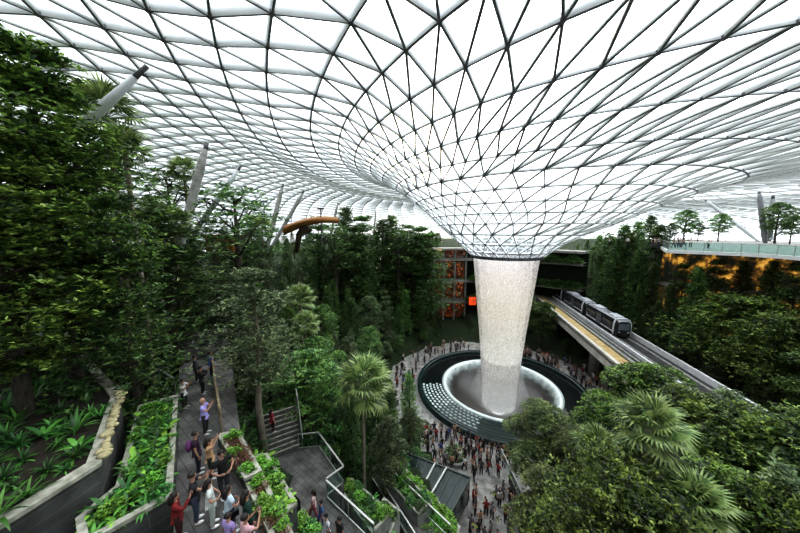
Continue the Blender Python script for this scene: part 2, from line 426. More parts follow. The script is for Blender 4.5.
# ------------------------------------------------------------------ pool and waterfall
pool = thing('fountain_pool', 'large round black fountain pool with foaming funnel under the waterfall', 'pool', (AX, AY, 0))
M_POOLDK = mat('pool_black', (.010, .013, .013), (.016, .02, .02), 1, 0.10, spec=0.22)
M_TEAL = mat('pool_teal', (.018, .040, .037), (.012, .028, .026), 2, 0.15)
mb = MB(); mb.lathe([(12.9, -.02), (12.9, .75), (12.7, .8), (12.3, .8), (12.2, .7), (12.2, .2)], 128); mb.build('rim_wall', M_TEAL, pool, True)
mb = MB(); mb.lathe([(12.9, -.02), (13.25, -.02), (13.25, .06), (12.9, .06)], 128); mb.build('rim_kerb', M_CONC, pool)
mb = MB(); mb.lathe([(12.25, .35), (10.5, .42), (8.75, .5)], 128); mb.build('outer_basin', M_POOLDK, pool, True)
# funnel
m, nt, out = newmat('funnel_water')
tc = N(nt, 'ShaderNodeTexCoord'); sx = N(nt, 'ShaderNodeSeparateXYZ'); nt.links.new(tc.outputs['Object'], sx.inputs[0])
v2 = N(nt, 'ShaderNodeVectorMath', _operation='MULTIPLY'); v2.inputs[1].default_value = (1, 1, 0)
ln = N(nt, 'ShaderNodeVectorMath', _operation='LENGTH'); nt.links.new(tc.outputs['Object'], v2.inputs[0]); nt.links.new(v2.outputs[0], ln.inputs[0])
nz = N(nt, 'ShaderNodeTexNoise', Scale=1.2, Detail=5); nt.links.new(tc.outputs['Object'], nz.inputs['Vector'])
ma = N(nt, 'ShaderNodeMath', _operation='MULTIPLY_ADD'); ma.inputs[1].default_value = 0.9; nt.links.new(nz.outputs['Fac'], ma.inputs[0]); nt.links.new(ln.outputs['Value'], ma.inputs[2])
mr = N(nt, 'ShaderNodeMapRange'); mr.inputs[1].default_value = 2.0; mr.inputs[2].default_value = 9.3; nt.links.new(ma.outputs[0], mr.inputs[0])
r = ramp(nt, [(0.0, (.55, .57, .55)), (0.2, (.12, .11, .095)), (0.74, (.040, .034, .028)), (0.82, (.085, .088, .08)), (0.87, (.36, .42, .40)), (0.93, (.86, .92, .90))]); nt.links.new(mr.outputs[0], r.inputs[0])
b = N(nt, 'ShaderNodeBsdfPrincipled', Roughness=0.3); nt.links.new(r.outputs[0], b.inputs['Base Color']); nt.links.new(b.outputs[0], out.inputs[0])
mb = MB(); mb.lathe([(8.8, .3), (8.75, .66), (8.6, .76), (8.4, .7), (8.15, .38), (7.85, -.1), (7.4, -.65), (6.6, -1.25), (5.6, -1.6), (4.2, -2.2), (2.6, -2.8), (1.4, -3.4), (.9, -4.0)], 128)
mb.build('water_funnel', m, pool, True)
mb = MB(); mb.lathe([(8.95, .3), (8.95, .66), (8.87, .70), (8.78, .66), (8.78, .3)], 128); mb.build('inner_lip', mat('lip', (.55, .60, .57), (.35, .42, .40), 3, 0.2), pool, True)
# cascade terraces front-left: rows of foaming treads on dark glass
mb = MB(); mt = MB(); a0, a1 = math.radians(176), math.radians(262)
for i in range(6):
    ro = 12.15-i*.52; z = .46+i*.03
    mb.lathe([(ro, z-.12), (ro, z), (ro-.50, z+.005)], 60, (0, 0), a0, a1)
    nst = 24
    for j in range(nst):
        t0 = a0+(a1-a0)*(j+.5*(i % 2))/nst; fade = 1.0 if j < 19 else 0.55
        if i == 0 and j > 12: continue
        w_ = (a1-a0)/nst*0.62*fade
        pts = [((ro-.10)*math.cos(t0), (ro-.10)*math.sin(t0)), ((ro-.10)*math.cos(t0+w_), (ro-.10)*math.sin(t0+w_)),
               ((ro-.40)*math.cos(t0+w_), (ro-.40)*math.sin(t0+w_)), ((ro-.40)*math.cos(t0), (ro-.40)*math.sin(t0))]
        if j >= 17: continue
        mt = MB(); mt.prism(pts, z+.0, z+.05); mt.build('foam_patch', mat('foam', (.85, .90, .88), (.40, .50, .48), 2.5, 0.4) if j < 9 else mat('foam_thin', (.34, .42, .40), (.15, .20, .19), 2.5, 0.4), pool)
mb.build('cascade_treads', M_TEAL, pool)

def watermat(name, dens, warm, seedz):
    m, nt, out = newmat(name)
    tc = N(nt, 'ShaderNodeTexCoord'); sx = N(nt, 'ShaderNodeSeparateXYZ'); nt.links.new(tc.outputs['Object'], sx.inputs[0])
    mp = N(nt, 'ShaderNodeMapping'); mp.inputs['Scale'].default_value = (1, 1, .07); mp.inputs['Location'].default_value = (0, 0, seedz)
    nt.links.new(tc.outputs['Object'], mp.inputs[0])
    nz = N(nt, 'ShaderNodeTexNoise', Scale=6.5, Detail=6, Roughness=.75); nt.links.new(mp.outputs[0], nz.inputs['Vector'])
    mp2 = N(nt, 'ShaderNodeMapping'); mp2.inputs['Scale'].default_value = (1, 1, .55); nt.links.new(tc.outputs['Object'], mp2.inputs[0])
    n2 = N(nt, 'ShaderNodeTexNoise', Scale=7.0, Detail=3); nt.links.new(mp2.outputs[0], n2.inputs['Vector'])
    mxn = N(nt, 'ShaderNodeMath', _operation='MULTIPLY_ADD'); mxn.inputs[1].default_value = .6; nt.links.new(n2.outputs['Fac'], mxn.inputs[0]); 
    m3 = N(nt, 'ShaderNodeMath', _operation='MULTIPLY'); m3.inputs[1].default_value = .6; nt.links.new(nz.outputs['Fac'], m3.inputs[0]); nt.links.new(m3.outputs[0], mxn.inputs[2])
    mr = N(nt, 'ShaderNodeMapRange'); mr.inputs[1].default_value = 0.50; mr.inputs[2].default_value = 0.66; mr.inputs[3].default_value = dens*.22; mr.inputs[4].default_value = dens
    nt.links.new(mxn.outputs[0], mr.inputs[0])
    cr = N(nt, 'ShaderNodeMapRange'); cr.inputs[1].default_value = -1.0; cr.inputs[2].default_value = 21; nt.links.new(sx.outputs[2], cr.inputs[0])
    r = ramp(nt, [(0.0, (.95, .96, .96)), (0.3, (.92, .91, .88)), (0.65, (.88, .84, .77)), (1.0, (.78, .74, .73))]); nt.links.new(cr.outputs[0], r.inputs[0])  # warm tone at mid height is sunlight painted into the water colour
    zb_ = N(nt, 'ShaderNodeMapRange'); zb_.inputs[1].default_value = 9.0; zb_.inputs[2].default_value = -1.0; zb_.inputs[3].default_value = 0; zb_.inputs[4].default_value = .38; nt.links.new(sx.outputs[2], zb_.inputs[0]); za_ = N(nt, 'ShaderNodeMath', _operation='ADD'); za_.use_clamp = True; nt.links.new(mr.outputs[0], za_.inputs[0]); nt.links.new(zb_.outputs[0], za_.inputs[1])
    df = N(nt, 'ShaderNodeBsdfDiffuse'); tl = N(nt, 'ShaderNodeBsdfTranslucent'); a = N(nt, 'ShaderNodeMixShader'); a.inputs[0].default_value = .5
    nt.links.new(r.outputs[0], df.inputs[0]); nt.links.new(r.outputs[0], tl.inputs[0]); nt.links.new(df.outputs[0], a.inputs[1]); nt.links.new(tl.outputs[0], a.inputs[2])
    tr = N(nt, 'ShaderNodeBsdfTransparent'); mx = N(nt, 'ShaderNodeMixShader')
    em = N(nt, 'ShaderNodeEmission', Strength=.13); nt.links.new(r.outputs[0], em.inputs[0]); ads = N(nt, 'ShaderNodeAddShader'); nt.links.new(a.outputs[0], ads.inputs[0]); nt.links.new(em.outputs[0], ads.inputs[1])  # faint glow added to brighten the water, standing in for scattered light
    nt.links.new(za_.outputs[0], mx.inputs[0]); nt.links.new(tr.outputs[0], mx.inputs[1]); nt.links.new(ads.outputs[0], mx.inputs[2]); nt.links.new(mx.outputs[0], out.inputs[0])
    return m
wf = thing('waterfall', 'tall white cylindrical waterfall pouring from the roof opening into the pool', 'waterfall', (AX, AY, 0))
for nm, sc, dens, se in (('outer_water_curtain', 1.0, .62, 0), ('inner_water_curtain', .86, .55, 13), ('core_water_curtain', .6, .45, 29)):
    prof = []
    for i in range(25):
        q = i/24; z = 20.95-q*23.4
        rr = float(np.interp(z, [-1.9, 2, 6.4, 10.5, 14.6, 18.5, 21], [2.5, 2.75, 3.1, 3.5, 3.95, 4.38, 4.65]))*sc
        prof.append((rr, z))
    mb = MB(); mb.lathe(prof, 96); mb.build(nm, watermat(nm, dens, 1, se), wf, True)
# spray where the fall lands
m, nt, out = newmat('spray')
tc = N(nt, 'ShaderNodeTexCoord'); sx = N(nt, 'ShaderNodeSeparateXYZ'); nt.links.new(tc.outputs['Object'], sx.inputs[0])
mr = N(nt, 'ShaderNodeMapRange'); mr.inputs[1].default_value = 5.5; mr.inputs[2].default_value = -1.0; mr.inputs[3].default_value = 0.0; mr.inputs[4].default_value = .32; nt.links.new(sx.outputs[2], mr.inputs[0])
nz = N(nt, 'ShaderNodeTexNoise', Scale=1.2, Detail=4); nt.links.new(tc.outputs['Object'], nz.inputs['Vector'])
ml = N(nt, 'ShaderNodeMath', _operation='MULTIPLY'); nt.links.new(mr.outputs[0], ml.inputs[0]); nt.links.new(nz.outputs['Fac'], ml.inputs[1])
df = N(nt, 'ShaderNodeBsdfTranslucent', Color=(.95, .96, .95, 1)); tr = N(nt, 'ShaderNodeBsdfTransparent'); mx = N(nt, 'ShaderNodeMixShader')
nt.links.new(ml.outputs[0], mx.inputs[0]); nt.links.new(tr.outputs[0], mx.inputs[1]); nt.links.new(df.outputs[0], mx.inputs[2]); nt.links.new(mx.outputs[0], out.inputs[0])
mb = MB()
for q in range(5):
    k = q*.28; mb.lathe([(2.6+k*1.8, -1.2), (2.8+k, .8), (2.85+k*.5, 3), (2.9+k*.2, 5.4)], 48)
mb.build('spray', m, wf, True)

# ------------------------------------------------------------------ back galleries
GA0, GA1 = math.radians(40), math.radians(111)
bk = bpy.data.objects.new('wall_back', None); C.objects.link(bk); bk['kind'] = 'structure'; bk['label'] = 'curved shop galleries behind the waterfall with lit floors'
m, nt, out = newmat('gallery_glow')
tc = N(nt, 'ShaderNodeTexCoord'); mp = N(nt, 'ShaderNodeMapping'); mp.inputs['Scale'].default_value = (1.2, 1.2, .9); nt.links.new(tc.outputs['Object'], mp.inputs[0])
vo = N(nt, 'ShaderNodeTexVoronoi', Scale=1.1); nt.links.new(mp.outputs[0], vo.inputs['Vector'])
r = ramp(nt, [(0.0, (.9, .75, .5)), (0.12, (.75, .28, .10)), (0.3, (.10, .06, .035)), (1.0, (.015, .014, .012))]); nt.links.new(vo.outputs['Distance'], r.inputs[0])
r2 = ramp(nt, [(0.0, (1, .8, .5)), (0.5, (.6, .2, .08)), (1.0, (.3, .4, .45))]); nt.links.new(vo.outputs['Color'], r2.inputs[0])
mm = N(nt, 'ShaderNodeMix', _data_type='RGBA', _blend_type='MULTIPLY'); mm.inputs[0].default_value = 1; nt.links.new(r.outputs[0], mm.inputs[6]); nt.links.new(r2.outputs[0], mm.inputs[7])
b = N(nt, 'ShaderNodeBsdfPrincipled', Roughness=.5); nt.links.new(mm.outputs[2], b.inputs['Base Color']); nt.links.new(mm.outputs[2], b.inputs['Emission Color']); b.inputs['Emission Strength'].default_value = .8
nt.links.new(b.outputs[0], out.inputs[0]); M_GLOW = m
GM = math.radians(86)
mb = MB(); mb.lathe([(37.5, -1), (37.5, 19.5)], 50, (AX, AY), GM, GA1); mb.build('shop_wall', M_GLOW, bk)
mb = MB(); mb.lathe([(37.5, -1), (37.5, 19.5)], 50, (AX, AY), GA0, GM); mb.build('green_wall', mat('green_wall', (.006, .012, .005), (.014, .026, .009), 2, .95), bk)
M_SLAB = mat('slab_edge', (.34, .33, .30), (.24, .23, .21), 1, 0.7)
for z in (5.6, 11.4, 17.4):
    mb = MB(); mb.lathe([(37.4, z-.7), (34.2, z-.7), (34.2, z), (37.4, z)], 80, (AX, AY), GA0, GA1); mb.build('floor_slab', M_SLAB, bk)
    mb = MB(); mb.lathe([(34.3, z), (34.3, z+1.1)], 80, (AX, AY), GA0, GA1); mb.build('balustrade', M_RAILGLASS, bk)
mb = MB(); mb.lathe([(38.5, 19.6), (33.8, 19.6), (33.8, 20.1), (38.5, 20.1)], 80, (AX, AY), GA0, GA1); mb.build('roof_slab', M_SLAB, bk)
mb = MB(); mb.lathe([(33.75, 19.62), (33.75, 19.74)], 80, (AX, AY), math.radians(98), math.radians(112)); mb.build('light_strip', M_WARM, bk)
mb = MB()
for a in np.linspace(GM, GA1, 6):
    mb.tube([(AX+34.8*math.cos(a), AY+34.8*math.sin(a), 0), (AX+34.8*math.cos(a), AY+34.8*math.sin(a), 19.6)], .28, 8)
mb.build('gallery_pillars', M_CONC, bk)
# the red banner glowing on the gallery
q = PD(472.5, 301, 76); mb = MB(); mb.box((0, 0, 0), (1.9, .15, 2.2)); mb.box((0, -.1, 0), (2.1, .06, .12)); 
bn = mb.build('hanging_banner', mat('banner_red', (.85, .13, .04), (.8, .10, .03), 1, .6, emis=(1, .12, .03), estr=.5)); bn.location = (q.x, q.y, q.z)
tag(bn, 'small glowing red banner on the gallery left of the waterfall', 'banner')

# right-hand terrace with balustrade, and the lit wall below it
DZ = 22.0
edge = [(52, 56), (46, 49), (40.3, 42.0), (43.0, 39.6), (45.1, 37.0), (45.9, 34.0), (45.2, 30.5), (43.0, 26.5), (40, 22)]
back = [(95, 22), (110, 60), (95, 85), (62, 70)]
mb = MB(); mb.prism(edge+back, DZ-.45, DZ-.02); tr_ = mb.build('floor_terrace', M_CONC)
tr_['kind'] = 'structure'
ter = thing('terrace_parapet', 'white curved terrace edge with glass balustrade on the right', 'balustrade', (40.3, 42, DZ))
mw = MB(); mg = MB(); mh = MB()
off = Vector((40.3, 42, DZ))
for a, b_ in zip(edge[:-1], edge[1:]):
    a = Vector((a[0], a[1], 0)); b_ = Vector((b_[0], b_[1], 0)); d = Vector((-.0, 0, 0))
    sh = Vector((off.x, off.y, 0))
    mw.beam(a-sh+Vector((-.15, -.15, -.2)), b_-sh+Vector((-.15, -.15, -.2)), .4, .45)
    mg.beam(a-sh+Vector((0, 0, .6)), b_-sh+Vector((0, 0, .6)), .03, 1.1)
    mh.beam(a-sh+Vector((0, 0, 1.18)), b_-sh+Vector((0, 0, 1.18)), .07, .07)
    n = max(1, int((b_-a).length/1.5))
    for i in range(n):
        q = a+(b_-a)*i/n-sh; mh.box((q.x, q.y, .6), (.06, .06, 1.15))
mw.build('white_fascia', M_WHITE, ter); mg.build('glass_panels', glassmat('deck_glass', (.72, .84, .81), .05, base=.03, dcol=(.2, .32, .3)), ter); mh.build('handrail', M_RAIL, ter)
wl = [(47.5, 50.5), (47.5, 47.6), (52, 44), (58, 40), (61, 32), (60, 22)]
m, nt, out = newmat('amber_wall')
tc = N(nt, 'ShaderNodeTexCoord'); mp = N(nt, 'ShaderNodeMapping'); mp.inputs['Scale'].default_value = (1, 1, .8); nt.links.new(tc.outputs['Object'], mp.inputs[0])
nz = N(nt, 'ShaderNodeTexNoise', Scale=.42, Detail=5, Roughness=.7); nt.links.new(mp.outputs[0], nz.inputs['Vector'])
r = ramp(nt, [(0.47, (.008, .010, .006)), (0.55, (.12, .06, .014)), (0.62, (.55, .30, .05)), (0.74, (.9, .62, .2))]); nt.links.new(nz.outputs['Fac'], r.inputs[0])  # amber blotches are warm light painted into the wall's colour and glow
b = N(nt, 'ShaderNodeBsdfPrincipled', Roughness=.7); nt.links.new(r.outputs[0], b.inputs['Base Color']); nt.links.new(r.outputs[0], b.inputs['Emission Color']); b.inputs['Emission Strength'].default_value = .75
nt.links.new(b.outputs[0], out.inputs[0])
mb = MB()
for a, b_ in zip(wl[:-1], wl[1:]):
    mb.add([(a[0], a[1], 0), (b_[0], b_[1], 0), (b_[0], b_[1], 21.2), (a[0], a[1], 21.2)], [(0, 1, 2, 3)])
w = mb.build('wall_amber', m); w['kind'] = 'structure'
mb = MB()
for z in (10.2, 15.6):
    for a, b_ in zip(wl[:-1], wl[1:]): mb.beam((a[0]-.6, a[1]-.6, z), (b_[0]-.6, b_[1]-.6, z), 1.4, .5)
w = mb.build('trim_amber', M_SLAB); w['kind'] = 'structure'

# ------------------------------------------------------------------ elevated guideway and train
def gw(Y, off): return Vector((28.7+.199*(Y-38.4)+off, Y, 0))
gdir = Vector((.199, 1, 0)).normalized(); grz = -math.atan(.199)
gwy = thing('elevated_guideway', 'pale concrete elevated train guideway crossing beside the pool', 'bridge', gw(38.4, 0)+Vector((0, 0, 8)))
Y0, Y1 = 14.0, 78.0
def gbeam(name, o0, o1, z0, z1, m, y0=Y0, y1=Y1):
    org = gw(38.4, 0); mb = MB()
    vs = []
    for Y in (y0, y1):
        for o, z in ((o0, z0), (o1, z0), (o1, z1), (o0, z1)): vs.append(gw(Y, o)-org+Vector((0, 0, z-8)))
    mb.add(vs, [(3, 2, 1, 0), (4, 5, 6, 7), (0, 1, 5, 4), (1, 2, 6, 5), (2, 3, 7, 6), (3, 0, 4, 7)])
    return mb.build(name, m, gwy)
M_GCONC = mat('guideway_concrete', (.62, .60, .54), (.46, .44, .39), .8, .8, detail=6)
M_GDARK = mat('guideway_dark', (.06, .06, .06), (.035, .035, .035), 1, .7)
gbeam('deck', 0, 8.0, 7.3, 7.7, M_GDARK)
org = gw(38.4, 0); mb = MB(); vs = []
for Y in (Y0, Y1):
    for o, z in ((0, 8), (0, 6.3), (1.2, 5.5), (6.6, 5.7), (8.1, 6.9), (8.1, 7.3), (.5, 7.3), (.5, 8)): vs.append(gw(Y, o)-org+Vector((0, 0, z-8)))
mb.add(vs, [tuple(range(8)), tuple(range(15, 7, -1))]+[(i, i+8, (i+1) % 8+8, (i+1) % 8) for i in range(8)]); mb.build('girder', M_GCONC, gwy)
gbeam('yellow_walkway', .55, 1.95, 7.7, 7.86, M_YELLOW)
gbeam('guide_rail', 2.1, 2.22, 7.7, 8.05, M_RAIL); gbeam('running_strip', 2.5, 2.8, 7.7, 7.85, M_CONC)
gbeam('running_strip', 3.3, 3.6, 7.7, 7.85, M_CONC)
gbeam('median_parapet', 4.15, 4.45, 7.7, 8.2, M_WHITE)
gbeam('running_strip', 5.1, 5.4, 7.7, 7.85, M_CONC); gbeam('running_strip', 6.8, 7.1, 7.7, 7.85, M_CONC)
gbeam('outer_parapet', 7.9, 8.2, 7.3, 8.45, M_WHITE)
for Y in (22, 45.4, 66):
    q = gw(Y, 3.2)-org; mb = MB(); h = 14
    zb = gz(gw(Y, 3.2).x, Y)
    mb.tube([(q.x, q.y, zb-8), (q.x, q.y, -2.6), (q.x, q.y, -2.1)], [.8, .8, 1.15], 20); mb.build('pier', M_CONC, gwy, True)
# portal
mb = MB(); q = gw(76.5, 4.6)
mb.box((q.x, q.y, 10.6), (11.5, 1.5, 6.2), grz); w = mb.build('wall_portal', mat('portal', (.03, .032, .03), (.02, .02, .02), 1, .9)); w['kind'] = 'structure'

M_TRAINB = mat('train_black', (.02, .022, .025), (.028, .03, .033), 2, .12)
M_TRAINW = mat('train_white', (.72, .74, .76), (.62, .64, .66), 2, .2, spec=.5)
M_TRAING = mat('train_grey', (.24, .25, .27), (.30, .31, .33), 1.5, .3, spec=.5)
def make_car():
    root = thing('train_car', '', 'train car')
    Lc = 10.9; hw = 1.35; prof = [(-hw, .35), (-hw, 1.2), (-hw-.04, 1.9), (-hw+.05, 2.7), (-hw+.3, 3.15), (-hw+.7, 3.35), (hw-.7, 3.35), (hw-.3, 3.15), (hw-.05, 2.7), (hw+.04, 1.9), (hw, 1.2), (hw, .35)]
    mb = MB(); n = len(prof); secs = [(0.0, .80, -.0), (.35, .96, 0), (1.0, 1, 0), (Lc-1, 1, 0), (Lc-.3, .96, 0), (Lc, .88, 0)]
    for y, s, _ in secs:
        for x, z in prof: mb.v.append((x*s, y, .35+(z-.35)*(s*.5+.5)))
    k = len(secs)
    for i in range(k-1):
        for j in range(n):
            j2 = (j+1) % n; mb.f.append((i*n+j, i*n+j2, (i+1)*n+j2, (i+1)*n+j)); z = (prof[j][1]+prof[j2][1])/2
            mb.m.append(1 if z > 3.0 else (0 if z < 1.1 else 0))
    mb.f.append(tuple(range(n))); mb.m.append(0); mb.f.append(tuple((k-1)*n+j for j in range(n))[::-1]); mb.m.append(0)
    mb.build('body_shell', [M_TRAINB, M_TRAING], root)
    for sx in (-1, 1):
        mw = MB(); mw.box((sx*1.40, Lc/2, .95), (.06, Lc-1.6, .16)); mw.build('side_stripe', M_TRAINW, root)
        md = MB(); md.box((sx*1.41, Lc/2, 1.75), (.05, 1.7, 2.2)); md.build('door', mat('train_door', (.10, .11, .12), (.08, .09, .1), 1, .2), root)
        for yy in (2.6, 8.2):
            mg = MB(); mg.box((sx*1.405, yy, 2.05), (.04, 2.9, 1.0)); mg.build('side_window', mat('train_glass', (.045, .055, .06), (.06, .07, .075), 1, .05), root)
    # white arch round the cab end
    ma_ = MB(); pts = []
    arch = [(-1.42, .45), (-1.47, 1.5), (-1.42, 2.5), (-1.2, 3.1), (-.7, 3.42), (.7, 3.42), (1.2, 3.1), (1.42, 2.5), (1.47, 1.5), (1.42, .45)]
    ma_.tube([(x, .55-(1.6-abs(z-1.9))*.12+.1, z) for x, z in arch], .15, 8); ma_.build('cab_arch', M_TRAINW, root, True)
    mw = MB(); mw.add([(-.95, -.03, 1.5), (.95, -.03, 1.5), (.85, -.0, 2.7), (-.85, -.0, 2.7)], [(0, 1, 2, 3)]); mw.build('windscreen', mat('windscreen', (.10, .13, .15), (.16, .19, .21), 1, .05), root)
    for sx in (-1, 1):
        ml = MB(); ml.box((sx*.75, -.05, 1.1), (.28, .08, .12)); ml.build('headlight', M_WHITE, root)
    
    for yy in (2.5, 8.0): ru = MB(); ru.box((0, yy, 3.42), (1.5, 2.4, .22)); ru.build('roof_unit', M_TRAINW, root)
    for yy in (1.8, Lc-1.8):
        for sx in (-1, 1):
            wv = MB(); wv.tube([(sx*.75-.15, yy, .38), (sx*.75+.15, yy, .38)], .42, 14); wv.build('wheel', M_BLACK, root)
    return root
car = make_car()
for i, (Y, lab) in enumerate(((43.0, 'leading silver and black train car nearest the camera on the guideway'), (54.4, 'middle silver and black train car on the guideway'), (65.8, 'rear train car furthest away by the tunnel mouth'))):
    q = gw(Y, 6.1)+Vector((0, 0, 7.8))
    if i == 0: car.location = q; car.scale = (.86, 1, .88); car.rotation_euler = (0, 0, grz); car['label'] = lab; car['group'] = 'cars of the elevated train'
    else: dup(car, q, grz, (.86, 1, .88), lab, 'cars of the elevated train')

# ------------------------------------------------------------------ vegetation
def unit(v): return v/np.maximum(np.linalg.norm(v, axis=1, keepdims=True), 1e-6)
def leaves(ce, di, L, W, fold=.15):
    """ce leaf bases (n,3), di direction (n,3)"""
    n = len(ce); d = unit(di); up = np.tile([0, 0, 1.0], (n, 1))+rng.normal(0, .35, (n, 3))
    s = unit(np.cross(d, up)); nn = np.cross(s, d)
    L = np.broadcast_to(L, (n,))[:, None]; W_ = np.broadcast_to(W, (n,))[:, None]
    v0 = ce; v2 = ce+d*L-nn*L*.12; v1 = ce+d*L*.5+s*W_*.5+nn*W_*fold; v3 = ce+d*L*.5-s*W_*.5+nn*W_*fold
    V = np.stack([v0, v1, v2, v3], 1).reshape(-1, 3); return V, np.arange(4*n).reshape(-1, 4)
def rosettes(ce, out, k, L, W, droop=.1, spread=1.0):
    """k leaves round each twig tip"""
    n = len(ce); c = np.repeat(ce, k, 0); o = np.repeat(unit(out), k, 0)
    a = (np.tile(np.arange(k), n)+np.repeat(rng.random(n), k))*2*PI/k
    r = np.stack([np.cos(a), np.sin(a), np.zeros_like(a)], 1)*spread
    d = r+o*.55+rng.normal(0, .22, r.shape); d[:, 2] -= droop
    Ls = L*(.65+.6*rng.random(len(c)))
    return leaves(c+rng.normal(0, L*.12, c.shape), d, Ls, W*Ls/L)
def skin_tubes(mb, branches):
    for a, b, ra, rb in branches:
        a = Vector(a); b = Vector(b); m = (a+b)/2+Vector((0, 0, -(b-a).length*.06)); mb.tube([a, m, b], [ra, (ra+rb)/2, rb], 5, cap=False)
def tree_mesh(kind, H, R, seed, leaf, nros, k=6, bark=M_BARK, lm=L_MID, cb=.25, wr=.38):
    """returns thing with trunk and crown; base at origin"""
    global rng
    rng = np.random.default_rng(seed)
    root = thing('tree', '', 'tree'); br = []; C_ = []; O_ = []
    if kind == 'tier':
        nt_ = max(5, int(H*(1-cb)/ (0.75 if H > 8 else .6)))
        for i in range(nt_):
            q = (i+rng.random()*.6)/nt_; z = H*(cb+(1-cb)*q); prof = (1-q)**.55*(.55+.45*min(1, q*5)); rr = R*prof*(.8+.4*rng.random())
            nb = 4+int(rng.random()*3); a0 = rng.random()*6.28
            for j in range(nb):
                a = a0+j*2*PI/nb+rng.normal(0, .25); e = np.array([math.cos(a)*rr, math.sin(a)*rr, z+rr*.12+rng.normal(0, .15)])
                br.append(((0, 0, z-rr*.35), e, .05*H/10, .015))
                m_ = max(3, int(nros/(nt_*nb))); t = rng.random(m_)**.6; wid = .28*rr+.2
                p = np.array([0, 0, z-rr*.25])*(1-t[:, None])+e*t[:, None]+np.c_[rng.normal(0, wid, m_), rng.normal(0, wid, m_), rng.normal(0, .10, m_)]
                C_.append(p); o = np.tile([math.cos(a)*.5, math.sin(a)*.5, .7], (m_, 1)); O_.append(o)
    elif kind == 'cone':
        nc = 84; q = (np.arange(nc)+rng.random(nc))/nc; q = q**.9; a = np.arange(nc)*2.399+rng.normal(0, .3, nc); rr = R*(1-q)**.7*(.75+.35*rng.random(nc))
        cc = np.c_[np.cos(a)*rr, np.sin(a)*rr, H*(cb+(1-cb)*q)-rr*.18]; m_ = max(4, nros//nc); cc = np.repeat(cc, m_, 0); aa = np.repeat(a, m_); qq = np.repeat(q, m_)
        sg = (R*.24*(1-.55*qq))[:, None]; p = cc+rng.normal(0, 1, cc.shape)*sg*np.array([1, 1, .42]); C_.append(p); O_.append(np.c_[np.cos(aa)*.7, np.sin(aa)*.7, np.full(len(aa), .7)])
        for i in range(14):
            z = H*(cb+(1-cb)*i/15); aa = i*2.4; r_ = R*(1-i/15)*.8; br.append(((0, 0, z), (math.cos(aa)*r_, math.sin(aa)*r_, z-.1*r_), .04, .01))
    else:                                   # round: lumps of foliage on limbs
        nl = int(9+R*3.5)
        for i in range(nl):
            a = i*2.4+rng.normal(0, .3); q = (i+.5)/nl; zz = H*(cb+(1-cb)*(.15+.75*q)); e = math.sqrt(max(.05, 1-(2*(q-.42))**2)) if kind == 'round' else (1-q*.6)
            rr = R*.72*e*(.6+.5*rng.random()); c = np.array([math.cos(a)*rr, math.sin(a)*rr, zz])
            br.append(((0, 0, max(.2*H, zz-rr*.9)), c, .06*H/10+.01, .02))
            lr = R*(.32+.16*rng.random()); m_ = int(nros/nl); d = unit(rng.normal(0, 1, (m_, 3))); d[:, 2] = np.abs(d[:, 2])*.9-.25
            p = c+d*np.array([1, 1, .62])*lr*(.55+.45*rng.random((m_, 1))**.5); C_.append(p); O_.append(d+np.array([0, 0, .4]))
    P = np.concatenate(C_); O = np.concatenate(O_)
    V, Fc = rosettes(P, O, k, leaf, leaf*wr)
    link('crown', mesh_np('crown', V, Fc, lm), root)
    mb = MB(); w_ = rng.normal(0, .08, (4, 2))*H/8
    mb.tube([(0, 0, -.3), (w_[0][0], w_[0][1], H*.3), (w_[1][0], w_[1][1], H*.6), (0, 0, H*.93)], [.022*H+.03, .017*H+.02, .011*H+.01, .015], 8)
    skin_tubes(mb, br); mb.build('trunk', bark, root, True)
    root['_H'] = H; return root
def fan_frond(seed, Rf=1.0, nseg=22, stalk=1.0, lm=L_PALM, spreadA=2.5):
    r = np.random.default_rng(seed); V = []; Fc = []
    # stalk along +x then fan
    c = np.array([stalk, 0, stalk*.15])
    for i in range(nseg):
        a = (i/(nseg-1)-.5)*2*spreadA; l = Rf*(1-.22*abs(a)/spreadA)*(.9+.15*r.random()); d = np.array([math.cos(a), math.sin(a), .18-.12*abs(a)]); d /= np.linalg.norm(d)
        s = np.cross(d, [0, 0, 1]); s /= np.linalg.norm(s); w = .050*Rf
        m = c+d*l*.55; e = c+d*l+np.array([0, 0, -.25*l]); o = len(V)
        V += [c, m+s*w, e, m-s*w+np.array([0, 0, .03])]; Fc += [(o, o+1, o+2, o+3)]
    # stalk
    o = len(V); w = .025
    V += [np.array([0, w, 0]), np.array([0, -w, 0]), c+[0, -w, 0], c+[0, w, 0], np.array([0, 0, -.04]), c+[0, 0, -.04]]
    Fc += [(o, o+1, o+2, o+3), (o, o+3, o+5, o+4), (o+1, o+4, o+5, o+2)]
    return mesh_np('frond', np.array(V), Fc, lm)
FANS = [fan_frond(s, 1.15, 19, 1.05, spreadA=2.0) for s in (1, 2)]
def make_palm(H, n=24, size=1.0, trunk_r=.14, seed=0, lm=None):
    r = random.Random(seed); root = thing('fan_palm', '', 'palm tree'); mb = MB()
    mb.tube([(0, 0, -.3), (.05, 0, H*.4), (0, .04, H*.8), (0, 0, H)], [trunk_r*1.25, trunk_r, trunk_r*.9, trunk_r*1.1], 10); mb.build('trunk', M_PBARK, root, True)
    for i in range(n):
        a = i*2.399; q = i/n; el = 1.25-2.0*q+r.uniform(-.12, .12)
        f = link('frond', FANS[i % 2], root, (0, 0, H)); f.rotation_euler = (r.uniform(-.3, .3), -el, a); s = size*(1.0-.1*r.random()); f.scale = (s, s, s)
    return root
